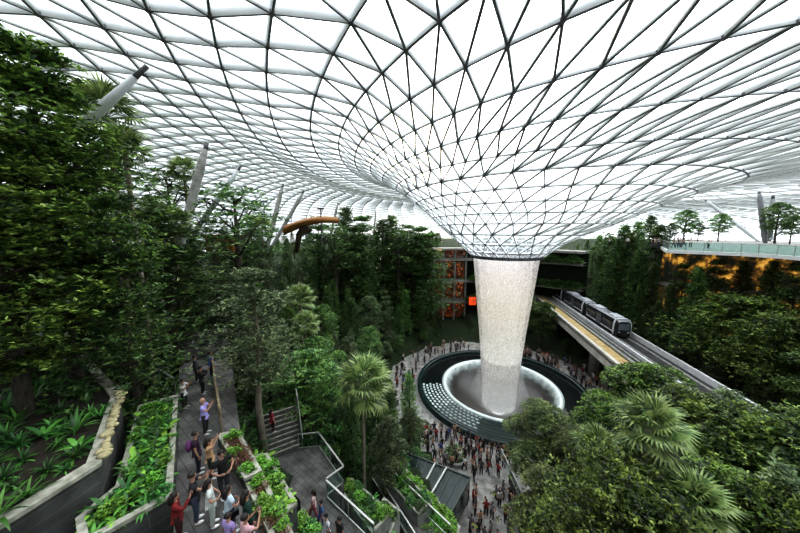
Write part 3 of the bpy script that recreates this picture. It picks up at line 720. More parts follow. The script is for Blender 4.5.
def make_fern(n=14, L=.9, seed=0, lm=L_FERN, wid=.16, el=(.3, 1.1), name='fern', cat='plant'):
    r = np.random.default_rng(seed); V = []; Fc = []
    for i in range(n):
        a = i*2.399; e = r.uniform(*el); l = L*r.uniform(.7, 1.1); segs = 5; prev = np.zeros(3); d = np.array([math.cos(a)*math.cos(e), math.sin(a)*math.cos(e), math.sin(e)]); s = np.array([-math.sin(a), math.cos(a), 0]); o = len(V)
        for k in range(segs+1):
            t = k/segs; w = wid*math.sin(PI*min(1, t*.9+.08))*.5*l; p = prev
            V += [p+s*w, p-s*w]; prev = prev+d*l/segs; d = d+np.array([0, 0, -.26]); d /= np.linalg.norm(d)
        Fc += [(o+2*k, o+2*k+2, o+2*k+3, o+2*k+1) for k in range(segs)]
    o = link(name, mesh_np(name, np.array(V), Fc, lm)); tag(o, '', cat); return o
def make_bush(R, H, nros, leaf, lm, seed, k=6, wr=.45, name='shrub'):
    global rng
    rng = np.random.default_rng(seed); d = unit(rng.normal(0, 1, (nros, 3))); d[:, 2] = np.abs(d[:, 2]); p = d*np.array([R, R, H])*(.55+.45*rng.random((nros, 1)))
    V, Fc = rosettes(p, d, k, leaf, leaf*wr); o = link(name, mesh_np(name, V, Fc, lm)); tag(o, '', 'shrub'); return o

# prototypes --------------------------------------------------------
T = {}
T['near'] = tree_mesh('tier', 15.5, 3.7, 11, .30, 4300, 7, lm=L_VIVID, cb=.30, wr=.42)
T['tierA'] = tree_mesh('tier', 10, 2.6, 21, .26, 1700, 6, lm=L_DARK, cb=.12)
T['tierB'] = tree_mesh('tier', 10, 2.9, 22, .28, 1500, 6, lm=L_MID, cb=.15)
T['tierC'] = tree_mesh('tier', 10, 2.3, 23, .24, 1500, 6, lm=L_PALE, cb=.18)
T['slim'] = tree_mesh('tier', 10, 2.3, 25, .22, 1500, 6, lm=L_PALE, cb=.46, bark=M_PBARK)
T['coneA'] = tree_mesh('cone', 10, 2.1, 31, .26, 1700, 6, lm=L_DARK, cb=.1)
T['coneB'] = tree_mesh('cone', 10, 1.9, 32, .24, 1500, 6, lm=L_MID, cb=.12)
T['coneC'] = tree_mesh('cone', 10, 1.8, 33, .25, 1500, 6, lm=L_PALE, cb=.14)
T['roundA'] = tree_mesh('round', 8, 2.9, 41, .28, 1900, 6, lm=L_MID, cb=.2)
T['roundB'] = tree_mesh('round', 8, 2.7, 42, .26, 1900, 6, lm=L_DARK, cb=.2)
T['roundC'] = tree_mesh('round', 8, 3.0, 43, .26, 1900, 6, lm=L_PALE, cb=.25)
T['olive'] = tree_mesh('round', 10, 3.2, 51, .19, 5200, 6, lm=L_OLIVE, cb=.15, wr=.4)
T['greenbig'] = tree_mesh('tier', 10, 4.6, 52, .21, 5600, 7, lm=L_VIVID, cb=.35, wr=.45)
T['greenround'] = tree_mesh('round', 10, 4.3, 53, .22, 5600, 7, lm=L_VIVID, cb=.3, wr=.45)
T['thin'] = tree_mesh('round', 7, 1.9, 61, .22, 420, 5, lm=L_DARK, cb=.45)
PALM = make_palm(7, 26, 1.0, .13, 3)
PALM_S = make_palm(4, 18, .8, .11, 5)
used = set()
_lb = make_bush(.6, .7, 70, .28, L_MID, 9)
def dup_bush(x, y, z, k):
    o = _lb.copy(); C.objects.link(o); o.location = (x, y, z); o.scale = (k, k, k*.7); o.rotation_euler = (0, 0, random.random()*6); return o
def place(key, x, y, z, H, rz, label, group=None, wide=1.0, name=None, cat=None):
    src = T.get(key) or key; h0 = src['_H'] if '_H' in src else 1
    s = H/h0; o = dup(src, (x, y, z), rz, (s*wide, s*wide, s), label, group, cat, name)
    return o
def place_px(key, px, depth, py_top, label, group=None, wide=1.0, zb=None, name=None, rz=None):
    d = ray(px, py_top); x, y = d.x*depth, d.y*depth; zt = CZ+d.z*depth
    z = gz(x, y) if zb is None else zb
    H = max(1.0, zt-z); return place(key, x, y, z-.1, H, random.random()*6 if rz is None else rz, label, group, wide, name)
PALM['_H'] = 8.0; PALM_S['_H'] = 4.8
KN = {'tierA': 'layered_tree', 'tierB': 'layered_tree', 'tierC': 'layered_tree', 'coneA': 'conifer_tree', 'coneC': 'conifer_tree', 'coneB': 'conifer_tree', 'roundA': 'leafy_tree', 'roundB': 'leafy_tree', 'roundC': 'leafy_tree', 'near': 'layered_tree', 'olive': 'leafy_tree', 'greenbig': 'layered_tree', 'greenround': 'leafy_tree', 'thin': 'slender_tree'}
# --- named trees, left
place_px('near', 22, 11.5, 36, 'tall vivid green layered tree filling the left edge of the photo', wide=.85, zb=16.9, name='layered_tree')
place_px('near', -30, 9.5, 120, 'bright green tree cut off by the left edge behind the stone planter', wide=1.0, zb=16.5, name='layered_tree')
place_px('tierA', 108, 12.5, 190, 'dark layered tree right behind the tall vivid tree on the left', wide=.72, name='layered_tree')
place_px('tierA', 160, 20, 207, 'dark broad tree with fine tiers below the near V of roof columns', wide=1.5, name='layered_tree')
place_px('tierB', 90, 20, 150, 'dark green tree between the tall vivid tree and the leaning white column', wide=1.5, name='layered_tree')
place_px('slim', 253, 15.5, 268, 'grey-green tree with a slim pale trunk beside the steps', wide=.85, name='layered_tree')
place_px('roundA', 303, 21, 345, 'rounded leafy tree left of the tall fan palm', wide=1.0, name='leafy_tree')
place_px('tierB', 176, 31, 240, 'green layered tree left of the slim pale-trunked tree', wide=1.3, name='layered_tree')
place_px('roundC', 410, 27, 405, 'pale grey-green tree between the fan palm and the plaza', wide=.5, name='leafy_tree')
place_px('roundC', 388, 21, 415, 'pale feathery tree right beside the fan palm trunk', wide=.6, name='leafy_tree')
place_px('thin', 165, 30, 165, 'slender dark tree against the roof left of the near V of columns', name='slender_tree')
place_px('thin', 232, 34, 180, 'slender airy tree against the roof right of the near V of columns', wide=1.3, name='slender_tree')
# palms
def palm_px(px, py, depth, label, src=PALM, zb=None, sc=1.0):
    p = PD(px, py, depth); z = gz(p.x, p.y) if zb is None else zb
    H = p.z-z; h0 = 7.0 if src is PALM else 4.0
    o = dup(src, (p.x, p.y, z), random.random()*6, 1, label)
    for c in o.children:
        if c.name.startswith('trunk'): c.scale = (1, 1, H/h0)
        else: c.location = (0, 0, H); c.scale = tuple(k*sc for k in c.scale)
    return o
palm_px(363, 386, 19, 'tall fan palm with a slim grey trunk near the photo centre', sc=1.2)
palm_px(106, 118, 16, 'fan palm with drooping fronds against the roof under the white leaning column', sc=1.15, zb=15)
palm_px(125, 150, 15.5, 'second fan palm with ragged fronds below the leaning white column', sc=.75, zb=15)
palm_px(184, 172, 31, 'distant fan palm left of the near V of roof columns', sc=1.0)
palm_px(172, 222, 24, 'fan palm in the trees at the foot of the near V of columns', sc=.9)
palm_px(300, 300, 33, 'fan palm with yellow-green head in the middle of the left forest', sc=1.1)
palm_px(305, 325, 26, 'low fan palm below the middle of the left forest', sc=.8)
palm_px(262, 228, 46, 'dark fan palm on the skyline left of the orange canopy', sc=1.1)
palm_px(648, 428, 13.5, 'large fan palm with pale fronds in the bottom right canopy', sc=.95, zb=1.5)
palm_px(596, 448, 17.5, 'pale fan palm at the left edge of the bottom right canopy', sc=.8, zb=1.0)
palm_px(615, 500, 13, 'low fan palm with hanging fronds at the bottom of the right canopy', sc=.75, zb=1.5)
palm_px(690, 505, 11.5, 'lowest fan palm in the bottom right canopy with hanging fronds', sc=.8, zb=2)
# --- named trees, right foreground
for a in (
 ('olive', 546, 24, 398, 'small-leaved olive green tree hiding the right edge of the pool', 1.0),
 ('olive', 585, 21, 425, 'olive green tree left of the large fan palm', .9),
 ('olive', 548, 19, 462, 'olive green tree bordering the plaza at the bottom', .8),
 ('olive', 585, 15.5, 478, 'pale small-leaved tree at the bottom right of the plaza', .8),
 ('greenround', 655, 22, 362, 'bright green rounded tree in front of the guideway', .85),
 ('greenround', 700, 18, 392, 'wide bright green tree right of the large fan palm', 1.0),
 ('greenbig', 748, 35, 292, 'broad spreading light green tree below the amber wall', 1.1),
 ('greenbig', 800, 29, 312, 'light green layered tree at the right edge under the terrace', .95),
 ('greenround', 765, 15, 410, 'vivid tree crown in the lower right corner area', .9),
 ('greenbig', 820, 13.5, 418, 'vivid layered tree cut by the right edge', .8),
 ('greenround', 730, 12, 465, 'vivid leafy crown at the bottom right, below the fan palm', .75),
 ('greenbig', 640, 11.5, 462, 'dark green crown at the bottom edge under the fan palms', .6),
 ('greenround', 800, 10.5, 492, 'bottom right corner tree crown', .6),
 ):
    place_px(a[0], a[1], a[2], a[3], a[4], wide=a[5], name=KN[a[0]])
# --- forest fill
occ = []
def clear_zone(x, y, m=0):
    r = math.hypot(x-AX, y-AY)
    if r < 20.5: return True
    if 1.5 < x < 11.5 and y < 36: return True
    if -1 < x < 3 and y < 22: return True
    if x < 0 and y < 20 and x > -17: return True
    if y < 31 and abs(x+8+(y-10)*.67) < 2.9: return True
    o = x-(28.7+.199*(y-38.4))
    if -2.2 < o < 12 and y < 80: return True
    if r > 32 and GA0 < math.atan2(y-AY, x-AX) < GA1-.14 and r < 41: return True
    return False
kindsL = ['tierA', 'tierB', 'coneA', 'coneB', 'roundA', 'coneC', 'coneB', 'roundC', 'tierC', 'coneA', 'coneC']
LABK = {'tierA': 'dark green layered tree', 'tierB': 'mid green layered tree', 'tierC': 'grey-green layered tree', 'coneA': 'dark conical tree', 'coneC': 'pale grey-green conical tree', 'coneB': 'mid green conical tree', 'roundA': 'rounded mid green tree', 'roundB': 'rounded dark green tree', 'roundC': 'rounded pale green tree', 'thin': 'slender tree'}
def proj(x, y, z):
    dx, dy, dz = x, y, z-CZ; dep = dy*cp-dz*sp; 
    if dep < .5: return None
    return 400+F*dx/dep, 266.5-F*(dy*sp+dz*cp)/dep, dep
rr_ = random.Random(5); cnt = 0
def zone(px, py):
    if px < 230: c = 'on the left slope behind the footpath'
    elif px < 330: c = 'on the slope below the orange canopy'
    elif px < 400: c = 'on the slope between the orange canopy and the waterfall'
    elif px < 480: c = 'on the slope just left of the waterfall'
    elif px < 620: c = 'behind the train'
    elif px < 700: c = 'between the train and the right-hand terrace'
    else: c = 'in front of the amber wall on the right'
    return c
cands = []
for _ in range(26000):
    x = rr_.uniform(-60, 75); y = rr_.uniform(6, 105)
    cands.append((x, y))
for x, y in cands:
    if clear_zone(x, y): continue
    r = math.hypot(x-AX, y-AY)
    if x > 40 and y < 46 and x-40 > (46-y)*.2-0.5 and gz(x, y) < 20: 
        if math.hypot(x-50, y-40) < 14 and x > 42: continue
    if x > 33 and y > 47 : continue
    if r > 62: continue
    sp_ = 2.9 if r < 45 else 3.9
    if any((x-a)**2+(y-b)**2 < sp_*sp_ for a, b in occ): continue
    z = gz(x, y); H = rr_.uniform(6.0, 11) if r < 42 else rr_.uniform(4.0, 8)
    dist = math.hypot(x, y)
    if x < 14: H = min(H, max(3.0, 24.3+rr_.uniform(-2.2, 1.8)-z))
    else: H = min(H+2, 22+rr_.uniform(-2, 3)-z)
    pr = proj(x, y, z+H)
    if pr is None or pr[0] < -60 or pr[0] > 860: continue
    if dist < 14: continue
    if 438 < pr[0] < 490 and y > 25 and pr[1] < 335: continue
    # keep the view of the path, stairs and palms open
    if 165 < pr[0] < 350 and pr[2] < 22 and x > -16: continue
    occ.append((x, y)); k = rr_.choice(kindsL); zn = zone(pr[0], pr[1])
    if pr[0] > 400 and pr[0] < 470: k = rr_.choice(['coneA', 'coneB', 'tierB', 'roundA'])
    place(k, x, y, z-.1, H, rr_.random()*6, LABK[k]+' '+zn, LABK[k]+'s '+zn, wide=rr_.uniform(.62, .88)*(1.2 if H < 7 else 1)*(.85 if k[:4] == 'tier' else 1), name=KN[k]); cnt += 1
print('forest trees', cnt)
# skyline trees on the far left terrace and the right terrace
sk = [(318, 216, 55), (345, 208, 60), (362, 215, 60), (382, 220, 62), (398, 226, 62), (412, 230, 64), (428, 232, 64), (150, 200, 34), (250, 215, 48), (334, 222, 52), (392, 216, 66), (420, 226, 66), (355, 226, 56), (408, 224, 70)]
for i, (px, py, d) in enumerate(sk):
    place_px(rr_.choice(['thin', 'coneB', 'thin', 'tierA']), px, d, py, 'small dark tree standing on the left skyline against the roof', 'small trees on the left skyline', wide=1.1, name='skyline_tree')
for px, py, d in ((588, 240, 82), (600, 236, 74), (612, 236, 66), (622, 238, 70), (578, 244, 86), (594, 246, 72), (606, 246, 76)):
    place_px('coneB', px, d, py, 'conical tree on the skyline above the planted ledges', 'conical trees on the skyline above the planted ledges', wide=1.1, name='skyline_tree')
sk = [(688, 208, 62), (672, 222, 60), (722, 212, 72), (652, 216, 66), (640, 222, 60), (625, 226, 58), (782, 200, 62), (795, 214, 58), (606, 230, 56), (590, 232, 62), (575, 240, 60), (700, 222, 75), (660, 226, 52), (632, 232, 50), (612, 238, 52), (597, 246, 60)]
for i, (px, py, d) in enumerate(sk):
    onT = px > 664
    k = rr_.choice(['roundB', 'tierA', 'roundA', 'roundB'])
    if 560 < px <= 664: d = max(d, 34.5/((px-400)/F/1.0-.199)+1); k = rr_.choice(['coneA', 'coneB', 'thin'])
    if px < 600: continue
    place_px(k, px, d, py, ('dark leafy tree growing on the right-hand terrace' if onT else 'dark leafy tree on the skyline right of the waterfall'), ('trees on the right-hand terrace' if onT else 'trees on the skyline right of the waterfall'), wide=.85 if onT else .9, zb=DZ if onT else None, name='skyline_tree')
# trees between train and terrace, dark mass
for i in range(90):
    a = GA0+math.radians(2)+(math.radians(42))*rr_.random(); zz = rr_.choice((5.6, 11.4, 17.4)); x, y = AX+34.7*math.cos(a), AY+34.7*math.sin(a); o = dup_bush(x, y, zz, rr_.uniform(1.8, 3.4)); tag(o, 'leafy shrub on the planted ledges behind the train', 'shrub', 'shrubs on the planted ledges')
for px, py, d in ((720, 258, 42), (745, 262, 40), (775, 262, 36), (800, 262, 33), (700, 268, 40), (685, 262, 44), (566, 262, 66), (585, 250, 62), (600, 256, 56), (620, 244, 56), (640, 250, 53), (655, 262, 50), (612, 280, 51), (640, 285, 46), (660, 300, 43), (672, 285, 44), (648, 310, 42), (630, 270, 55), (575, 272, 68), (690, 318, 38), (560, 248, 74), (548, 256, 74)):
    k = rr_.choice(['coneA', 'coneB', 'coneA', 'tierA'])
    d0 = ray(px, py); ux = d0.x/d0.y; dmin = (34.5/(ux-.199))/d0.y
    if px < 592: continue
    d = max(d, dmin); x, y = d0.x*d, d0.y*d; zt = CZ+d0.z*d
    place(k, x, y, gz(x, y)-.1, zt-gz(x, y), rr_.random()*6, 'tall dark tree rising '+('behind the train cars' if px < 680 else 'before the amber wall under the terrace'), ('tall dark trees behind the train' if px < 680 else 'tall trees before the amber wall'), wide=.62, name=KN[k])
# low trees lining the pool plaza edge
for i in range(46):
    a = math.radians(rr_.uniform(110, 215)); r = rr_.uniform(19.6, 23); x, y = AX+r*math.cos(a), AY+r*math.sin(a)
    k = rr_.choice(['roundA', 'roundB', 'coneA', 'roundC'])
    place(k, x, y, gz(x, y)-.1, rr_.uniform(2.5, 4.6), rr_.random()*6, 'low leafy tree edging the left side of the pool plaza', 'low trees edging the pool plaza', wide=1.0, name='low_tree')
for i in range(26):
    a = math.radians(rr_.uniform(-35, 60)); r = rr_.uniform(20, 24); x, y = AX+r*math.cos(a), AY+r*math.sin(a)
    k = rr_.choice(['roundA', 'roundB', 'tierA'])
    place(k, x, y, gz(x, y)-.1, rr_.uniform(2.0, 3.4), rr_.random()*6, 'low dark tree under the guideway on the right of the pool', 'low trees right of the pool', wide=1.0, name='low_tree')

# ------------------------------------------------------------------ footpaths, planters, steps (left)
def inpoly(x, y, poly):
    c = False; n = len(poly)
    for i in range(n):
        x1, y1 = poly[i][:2]; x2, y2 = poly[(i+1) % n][:2]
        if (y1 > y) != (y2 > y) and x < (x2-x1)*(y-y1)/(y2-y1)+x1: c = not c
    return c
mb = MB(); mb.prism([(-6.4, 4), (-6.8, 7.3), (-10.6, 12.3), (-14.6, 17.5), (-19, 24), (-16, 25), (-11.4, 18), (-7.3, 11.7), (-3.4, 7.5), (-2.8, 4)], 13.5, 16.0)
w = mb.build('floor_path', M_PATH); w['kind'] = 'structure'
def planter(poly, zt, zb, label, cw=.22, soil=-.12, wall=M_STONEWALL, cope=M_COPE):
    c = Vector((sum(p[0] for p in poly)/len(poly), sum(p[1] for p in poly)/len(poly), 0))
    P_ = [Vector((p[0]-c.x, p[1]-c.y, 0)) for p in poly]; n = len(P_)
    area = sum(P_[i].x*P_[(i+1) % n].y-P_[(i+1) % n].x*P_[i].y for i in range(n))
    if area < 0: P_ = P_[::-1]
    inn = []
    for i in range(n):
        a, b, d = P_[i-1], P_[i], P_[(i+1) % n]; e1 = (b-a).normalized(); e2 = (d-b).normalized()
        n1 = Vector((-e1.y, e1.x, 0)); n2 = Vector((-e2.y, e2.x, 0)); m_ = (n1+n2); m_ = m_/max(.35, m_.length_squared)*2
        inn.append(b+m_*cw)
    root = thing('planter', label, 'planter', (c.x, c.y, zt))
    mb = MB(); mb.prism([(p.x*.995, p.y*.995) for p in P_], zb-zt, -.12, top=False); mb.build('wall', wall, root)
    mc = MB(); vs = []
    for p in P_: vs += [(p.x*1.02, p.y*1.02, -.12), (p.x*1.02, p.y*1.02, 0)]
    o = len(vs)
    for p in inn: vs += [(p.x, p.y, 0), (p.x, p.y, -.2)]
    fs = []
    for i in range(n):
        j = (i+1) % n; fs += [(2*i, 2*j, 2*j+1, 2*i+1), (2*i+1, 2*j+1, o+2*j, o+2*i), (o+2*i, o+2*j, o+2*j+1, o+2*i+1)]
    mc.add(vs, fs); mc.build('coping', cope, root)
    ms = MB(); ms.add([(p.x, p.y, soil) for p in inn], [tuple(range(n))]); ms.build('soil', M_SOIL, root)
    return [(p.x+c.x, p.y+c.y) for p in inn], zt+soil
FERN = [make_fern(16, .75, 1, L_FERN), make_fern(13, .9, 2, L_FERN, .2), make_fern(12, .8, 3, L_LIME, .32, (.2, 1.0), 'leafy_plant'), make_fern(18, 1.15, 4, L_FERN, .10, (.35, 1.2), 'strappy_plant'), make_fern(10, .55, 5, L_LIME, .5, (.1, .9), 'leafy_plant'), make_fern(46, .62, 6, L_FERN, .12, (-.1, 1.4), 'strappy_plant')]
BUSH = [make_bush(.5, .55, 60, .17, L_LIME, 1), make_bush(.55, .5, 60, .16, L_FERN, 2), make_bush(.45, .4, 70, .10, L_RED, 3, name='russet_shrub'), make_bush(.6, .6, 60, .22, L_LIME, 4, wr=.6), make_bush(.5, .5, 60, .15, L_DARK, 5)]
def fill(poly, z, n, protos, label, group, s=(.7, 1.2), mind=.33):
    x0, x1 = min(p[0] for p in poly), max(p[0] for p in poly); y0, y1 = min(p[1] for p in poly), max(p[1] for p in poly); pts = []; tries = 0
    while len(pts) < n and tries < 8000:
        tries += 1; x, y = rr_.uniform(x0, x1), rr_.uniform(y0, y1)
        if inpoly(x, y, poly) and all((x-a)**2+(y-b)**2 > mind*mind for a, b in pts):
            pts.append((x, y)); k = rr_.uniform(*s); o = rr_.choice(protos).copy(); C.objects.link(o); o.location = (x, y, z); o.rotation_euler = (0, 0, rr_.random()*6); o.scale = (k, k, k)
            nm = o.name.split('.')[0]; kind = {'fern': 'arching green fern', 'leafy_plant': 'lime green leafy plant', 'strappy_plant': 'strappy dark green plant', 'shrub': 'small leafy shrub', 'russet_shrub': 'russet-leaved shrub'}[nm]
            mt_ = o.data.materials[0].name
            if nm == 'shrub': kind = {'leaf_lime': 'lime green shrub', 'leaf_fern': 'green shrub', 'leaf_dark': 'dark green shrub'}[mt_]
            if nm == 'leafy_plant' : kind = {'leaf_lime': 'lime green leafy plant', 'leaf_fern': 'green leafy plant'}[mt_]
            tag(o, kind+' '+label, 'plant', kind+'s '+group)
# planter A : large bed at the left edge
pA = [(-14.5, 4.4), (-9.9, 5.0), (-9.2, 7.7), (-12.1, 11.3), (-18.5, 15.5), (-24, 13)]
ia, za = planter(pA, 18.0, 13.2, 'large dark stone planter in the bottom left corner full of ferns', .28)
fill(ia, za, 150, [FERN[0], FERN[1], FERN[3], FERN[5], FERN[5], FERN[5]], 'in the large bottom left planter', 'in the large bottom left planter', (.5, .95), .36)
# stones on the ridge
for i in range(34):
    t = i/33; x = -9.3+(-12.1+9.3)*t+rr_.uniform(-.10, .10); y = 7.9+(11.4-7.9)*t+rr_.uniform(-.08, .08)
    mb = MB(); s_ = rr_.uniform(.07, .14); mb.tube([(0, 0, -s_*.2), (0, 0, s_*.35), (0, 0, s_*.8)], [s_*1.0, s_*1.15, s_*.5], 7); o = mb.build('edging_stone', M_STONE, None, True); o.location = (x, y, 18.0+s_*.1); o.rotation_euler = (0, 0, rr_.random()*6); o.scale = (1, rr_.uniform(1, 1.6), 1)
    tag(o, 'yellowish stone on the wall top between the two bottom left planters', 'stone', 'edging stones along the planter ridge')
pB = [(-8.2, 6.2), (-7.0, 7.6), (-10.9, 12.8), (-12.0, 11.9), (-9.0, 7.9), (-9.1, 6.9)]
ib, zb_ = planter(pB, 17.0, 13.2, 'narrow stone planter of lime green plants beside the footpath', .16)
fill(ib, zb_, 80, [FERN[1], FERN[2], FERN[0], BUSH[0], FERN[0], FERN[1], BUSH[1]], 'in the narrow planter beside the footpath', 'in the narrow planter beside the footpath', (.4, .72), .2)
# right side of the path, stepping down
def poly_px(pts, z): return [(PZ(a, b, z).x, PZ(a, b, z).y) for a, b in pts]
defs = [
 ([(217, 434), (238, 430), (262, 470), (244, 478)], 16.5, 13.0, 'russet hedge planter beginning at the end of the path railing', [BUSH[2], BUSH[2], BUSH[0]], 16, .24),
 ([(244, 480), (262, 472), (296, 538), (274, 545)], 16.3, 13.0, 'planter of red and green shrubs next to the group of visitors', [BUSH[2], BUSH[0], BUSH[0], FERN[4]], 20, .24),
 ([(249, 456), (268, 453), (297, 502), (277, 518)], 15.0, 11.5, 'planter packed with lime green leaves above the steps', [BUSH[3], BUSH[0], FERN[4], FERN[2]], 30, .24),
 ([(290, 520), (303, 508), (322, 540), (300, 556)], 13.8, 10.5, 'small square planter below the lime green one', [BUSH[0], FERN[0], BUSH[1]], 9, .24),
 ([(340, 490), (352, 478), (392, 512), (372, 533)], 9.2, 3, 'concrete planter right of the lower footpath railing', [BUSH[0], BUSH[1], FERN[0], BUSH[4]], 22, .3),
 ([(368, 520), (384, 497), (400, 510), (386, 545)], 8.3, 3, 'square planter at the bottom centre left', [BUSH[1], FERN[0], BUSH[4]], 12, .3),
 ([(378, 470), (392, 462), (432, 500), (418, 514)], 6.2, 0, 'long planter between the two descending ramps', [BUSH[0], BUSH[4], BUSH[1], FERN[1]], 22, .36),
 ([(388, 470), (399, 462), (438, 500), (460, 526), (452, 560), (425, 548)], 5.0, 0, 'large bed of bright green shrubs beside the dark glass stairway', [BUSH[3], BUSH[0], BUSH[3], BUSH[0]], 75, .42),
]
for pts, zt, zb2, lab, pr_, n, md in defs:
    inn, zs = planter(poly_px(pts, zt), zt, zb2, lab, .14, wall=M_CONC if zt < 14 else M_STONEWALL)
    fill(inn, zs, n, pr_, 'in the '+lab.split(' ')[0]+' '+' '.join(lab.split(' ')[1:6]), 'in the '+' '.join(lab.split(' ')[:7]), (.4, .72) if zt > 10 else (.5, .85), md*.85)
# undergrowth around the palms and the stairs
up = [(PZ(150, 365, 15).x, PZ(150, 365, 15).y)]
def scatter_px(n, box, protos, zfun, label, group, s=(.8, 1.5)):
    k = 0; tries = 0
    while k < n and tries < 4000:
        tries += 1; px = rr_.uniform(box[0], box[2]); py = rr_.uniform(box[1], box[3])
        d = ray(px, py); t = 4
        while t < 70:
            if CZ+d.z*t < gz(d.x*t, d.y*t)+.0: break
            t += .25
        x, y = d.x*t, d.y*t
        if t > 68 or corridor(x, y) or math.hypot(x-AX, y-AY) < 19: continue
        o = rr_.choice(protos).copy(); C.objects.link(o); o.location = (x, y, gz(x, y)); q = rr_.uniform(*s); o.scale = (q, q, q); o.rotation_euler = (0, 0, rr_.random()*6)
        tag(o, label, 'plant', group); k += 1
scatter_px(60, (340, 400, 440, 470), [FERN[0], BUSH[1], BUSH[4], FERN[3]], gz, 'green undergrowth plant round the foot of the tall fan palm', 'undergrowth round the tall fan palm', (1, 2.0))
scatter_px(60, (215, 380, 345, 470), [FERN[0], BUSH[1], BUSH[4], FERN[3]], gz, 'green undergrowth plant beside the stone steps', 'undergrowth beside the steps', (1, 2.0))
scatter_px(14, (350, 470, 400, 533), [BUSH[1], BUSH[4]], gz, 'green undergrowth plant between the ramps', 'undergrowth between the ramps', (.6, 1.1))
# steps
S0 = PZ(284, 452, 11.0); S1 = PZ(279, 408, 13.4)
st = thing('stone_steps', 'flight of dark stone steps in the trees right of the footpath', 'steps', (S0.x, S0.y, 11))
dv = Vector((S1.x-S0.x, S1.y-S0.y, 0)); n = 9; rz = math.atan2(dv.y, dv.x)
M_STEP = mat('step_stone', (.13, .13, .12), (.07, .07, .065), 4, .85)
for i in range(n):
    q = dv*(i+.5)/n; mb = MB(); mb.box((q.x, q.y, (13.4-11)*(i+.5)/n-.6), (dv.length/n+.05, 2.1, 1.2), rz); ns = dv*(i+.08)/n; mb.box((ns.x, ns.y, (13.4-11)*(i+.5)/n-.005), (.09, 2.1, .05), rz, 1); mb.build('step', [M_STEP, M_COPE], st)
for s_ in (-1.12, 1.12):
    sd = Vector((-math.sin(rz), math.cos(rz), 0))*s_
    mb = MB(); mb.beam(sd+Vector((0, 0, 1.0)), dv+sd+Vector((0, 0, 3.4)), .07, .07); mb.beam(sd+Vector((0, 0, .5)), dv+sd+Vector((0, 0, 2.9)), .03, .75)
    for i in range(5): q = dv*i/4+sd; mb.box((q.x, q.y, 2.4*i/4+.4), (.05, .05, 1.2))
    mb.build('handrail', M_RAIL, st)
# landing and lower path
mb = MB(); mb.prism(poly_px([(263, 462), (298, 449), (319, 447), (344, 483), (327, 497), (375, 545), (306, 560), (300, 500)], 10.8), 3.0, 10.8)
w = mb.build('floor_landing', M_PATH); w['kind'] = 'structure'
mb = MB(); mb.prism(poly_px([(372, 478), (384, 474), (450, 540), (420, 560)], 5.2), 0.0, 5.2); w = mb.build('floor_ramp', M_PATH); w['kind'] = 'structure'
def railing(pts, z, label, h=1.05, glass=True, m=M_RAIL, step=1.2):
    a0 = Vector((pts[0][0], pts[0][1], z)); root = thing('railing', label, 'railing', a0); mh = MB(); mg = MB(); mp_ = MB()
    for a, b in zip(pts[:-1], pts[1:]):
        a = Vector((a[0], a[1], z))-a0; b = Vector((b[0], b[1], z))-a0
        mh.beam(a+Vector((0, 0, h)), b+Vector((0, 0, h)), .09, .06); mh.beam(a+Vector((0, 0, .08)), b+Vector((0, 0, .08)), .05, .05)
        if glass: mg.beam(a+Vector((0, 0, h*.53)), b+Vector((0, 0, h*.53)), .02, h*.78)
        k = max(1, int((b-a).length/step))
        for i in range(k+1): q = a+(b-a)*i/k; mp_ = MB(); mp_.box((q.x, q.y, h/2), (.05, .05, h)); mp_.build('post', m, root)
    mh.build('handrail', m, root)
    if glass: mg.build('glass_panels', M_RAILGLASS, root)
railing(poly_px([(299, 449), (319, 447), (344, 483), (327, 496)], 10.8), 10.8, 'glass railing with pale handrail round the landing below the steps')
railing(poly_px([(327, 498), (374, 544)], 10.8), 10.8, 'glass railing along the right side of the lower footpath')
railing(poly_px([(384, 474), (450, 539)], 5.2), 5.2, 'pale handrail along the ramp at the bottom centre')
railing(poly_px([(372, 478), (420, 556)], 5.2), 5.2, 'pale handrail on the left side of the bottom centre ramp')
railing(poly_px([(214, 374), (216, 395), (222, 433)], 16.0), 16.0, 'weathered wooden railing on the right side of the footpath', 1.15, True, mat('old_wood', (.30, .24, .15), (.15, .12, .08), 5, .8))
railing(poly_px([(160, 385), (176, 396)], 16.0), 16.0, 'short railing at the left side of the footpath', 1.0, True)
railing([(10.75, 16), (10.75, 27)], 1.1, 'low railing on the wall at the right of the plaza walk', .9)
# dark glass stairway block
dk = thing('glass_stairway', 'dark green glass roofed stairway block at the edge of the plaza', 'stairway', PZ(430, 480, 3.2))
q0 = PZ(430, 480, 3.2); pp = [Vector(PZ(a, b, 3.2))-q0 for a, b in ((404, 452), (470, 478), (452, 512), (398, 478))]
mb = MB(); mb.prism([(p.x, p.y) for p in pp], -2.2, 0); mb.build('glass_box', mat('dark_glass', (.018, .030, .026), (.03, .045, .04), 1, .15), dk)
mb = MB()
for i in range(9):
    a = pp[0].lerp(pp[1], i/8); b_ = pp[3].lerp(pp[2], i/8); mb.beam(a+Vector((0, 0, .04)), b_+Vector((0, 0, .04)), .05, .06)
mb.beam(pp[0]+Vector((0, 0, .05)), pp[1]+Vector((0, 0, .05)), .12, .12)
mb.build('glazing_bars', mat('bar_grey', (.10, .12, .11), (.08, .1, .09), 2, .5), dk)
mb = MB()
for t in (.45, .62): mb.beam(pp[0].lerp(pp[1], t+.05)+Vector((0, 0, .12)), pp[3].lerp(pp[2], t)+Vector((0, 0, .12)), .14, .14)
mb.build('pale_rails', M_RAIL, dk)
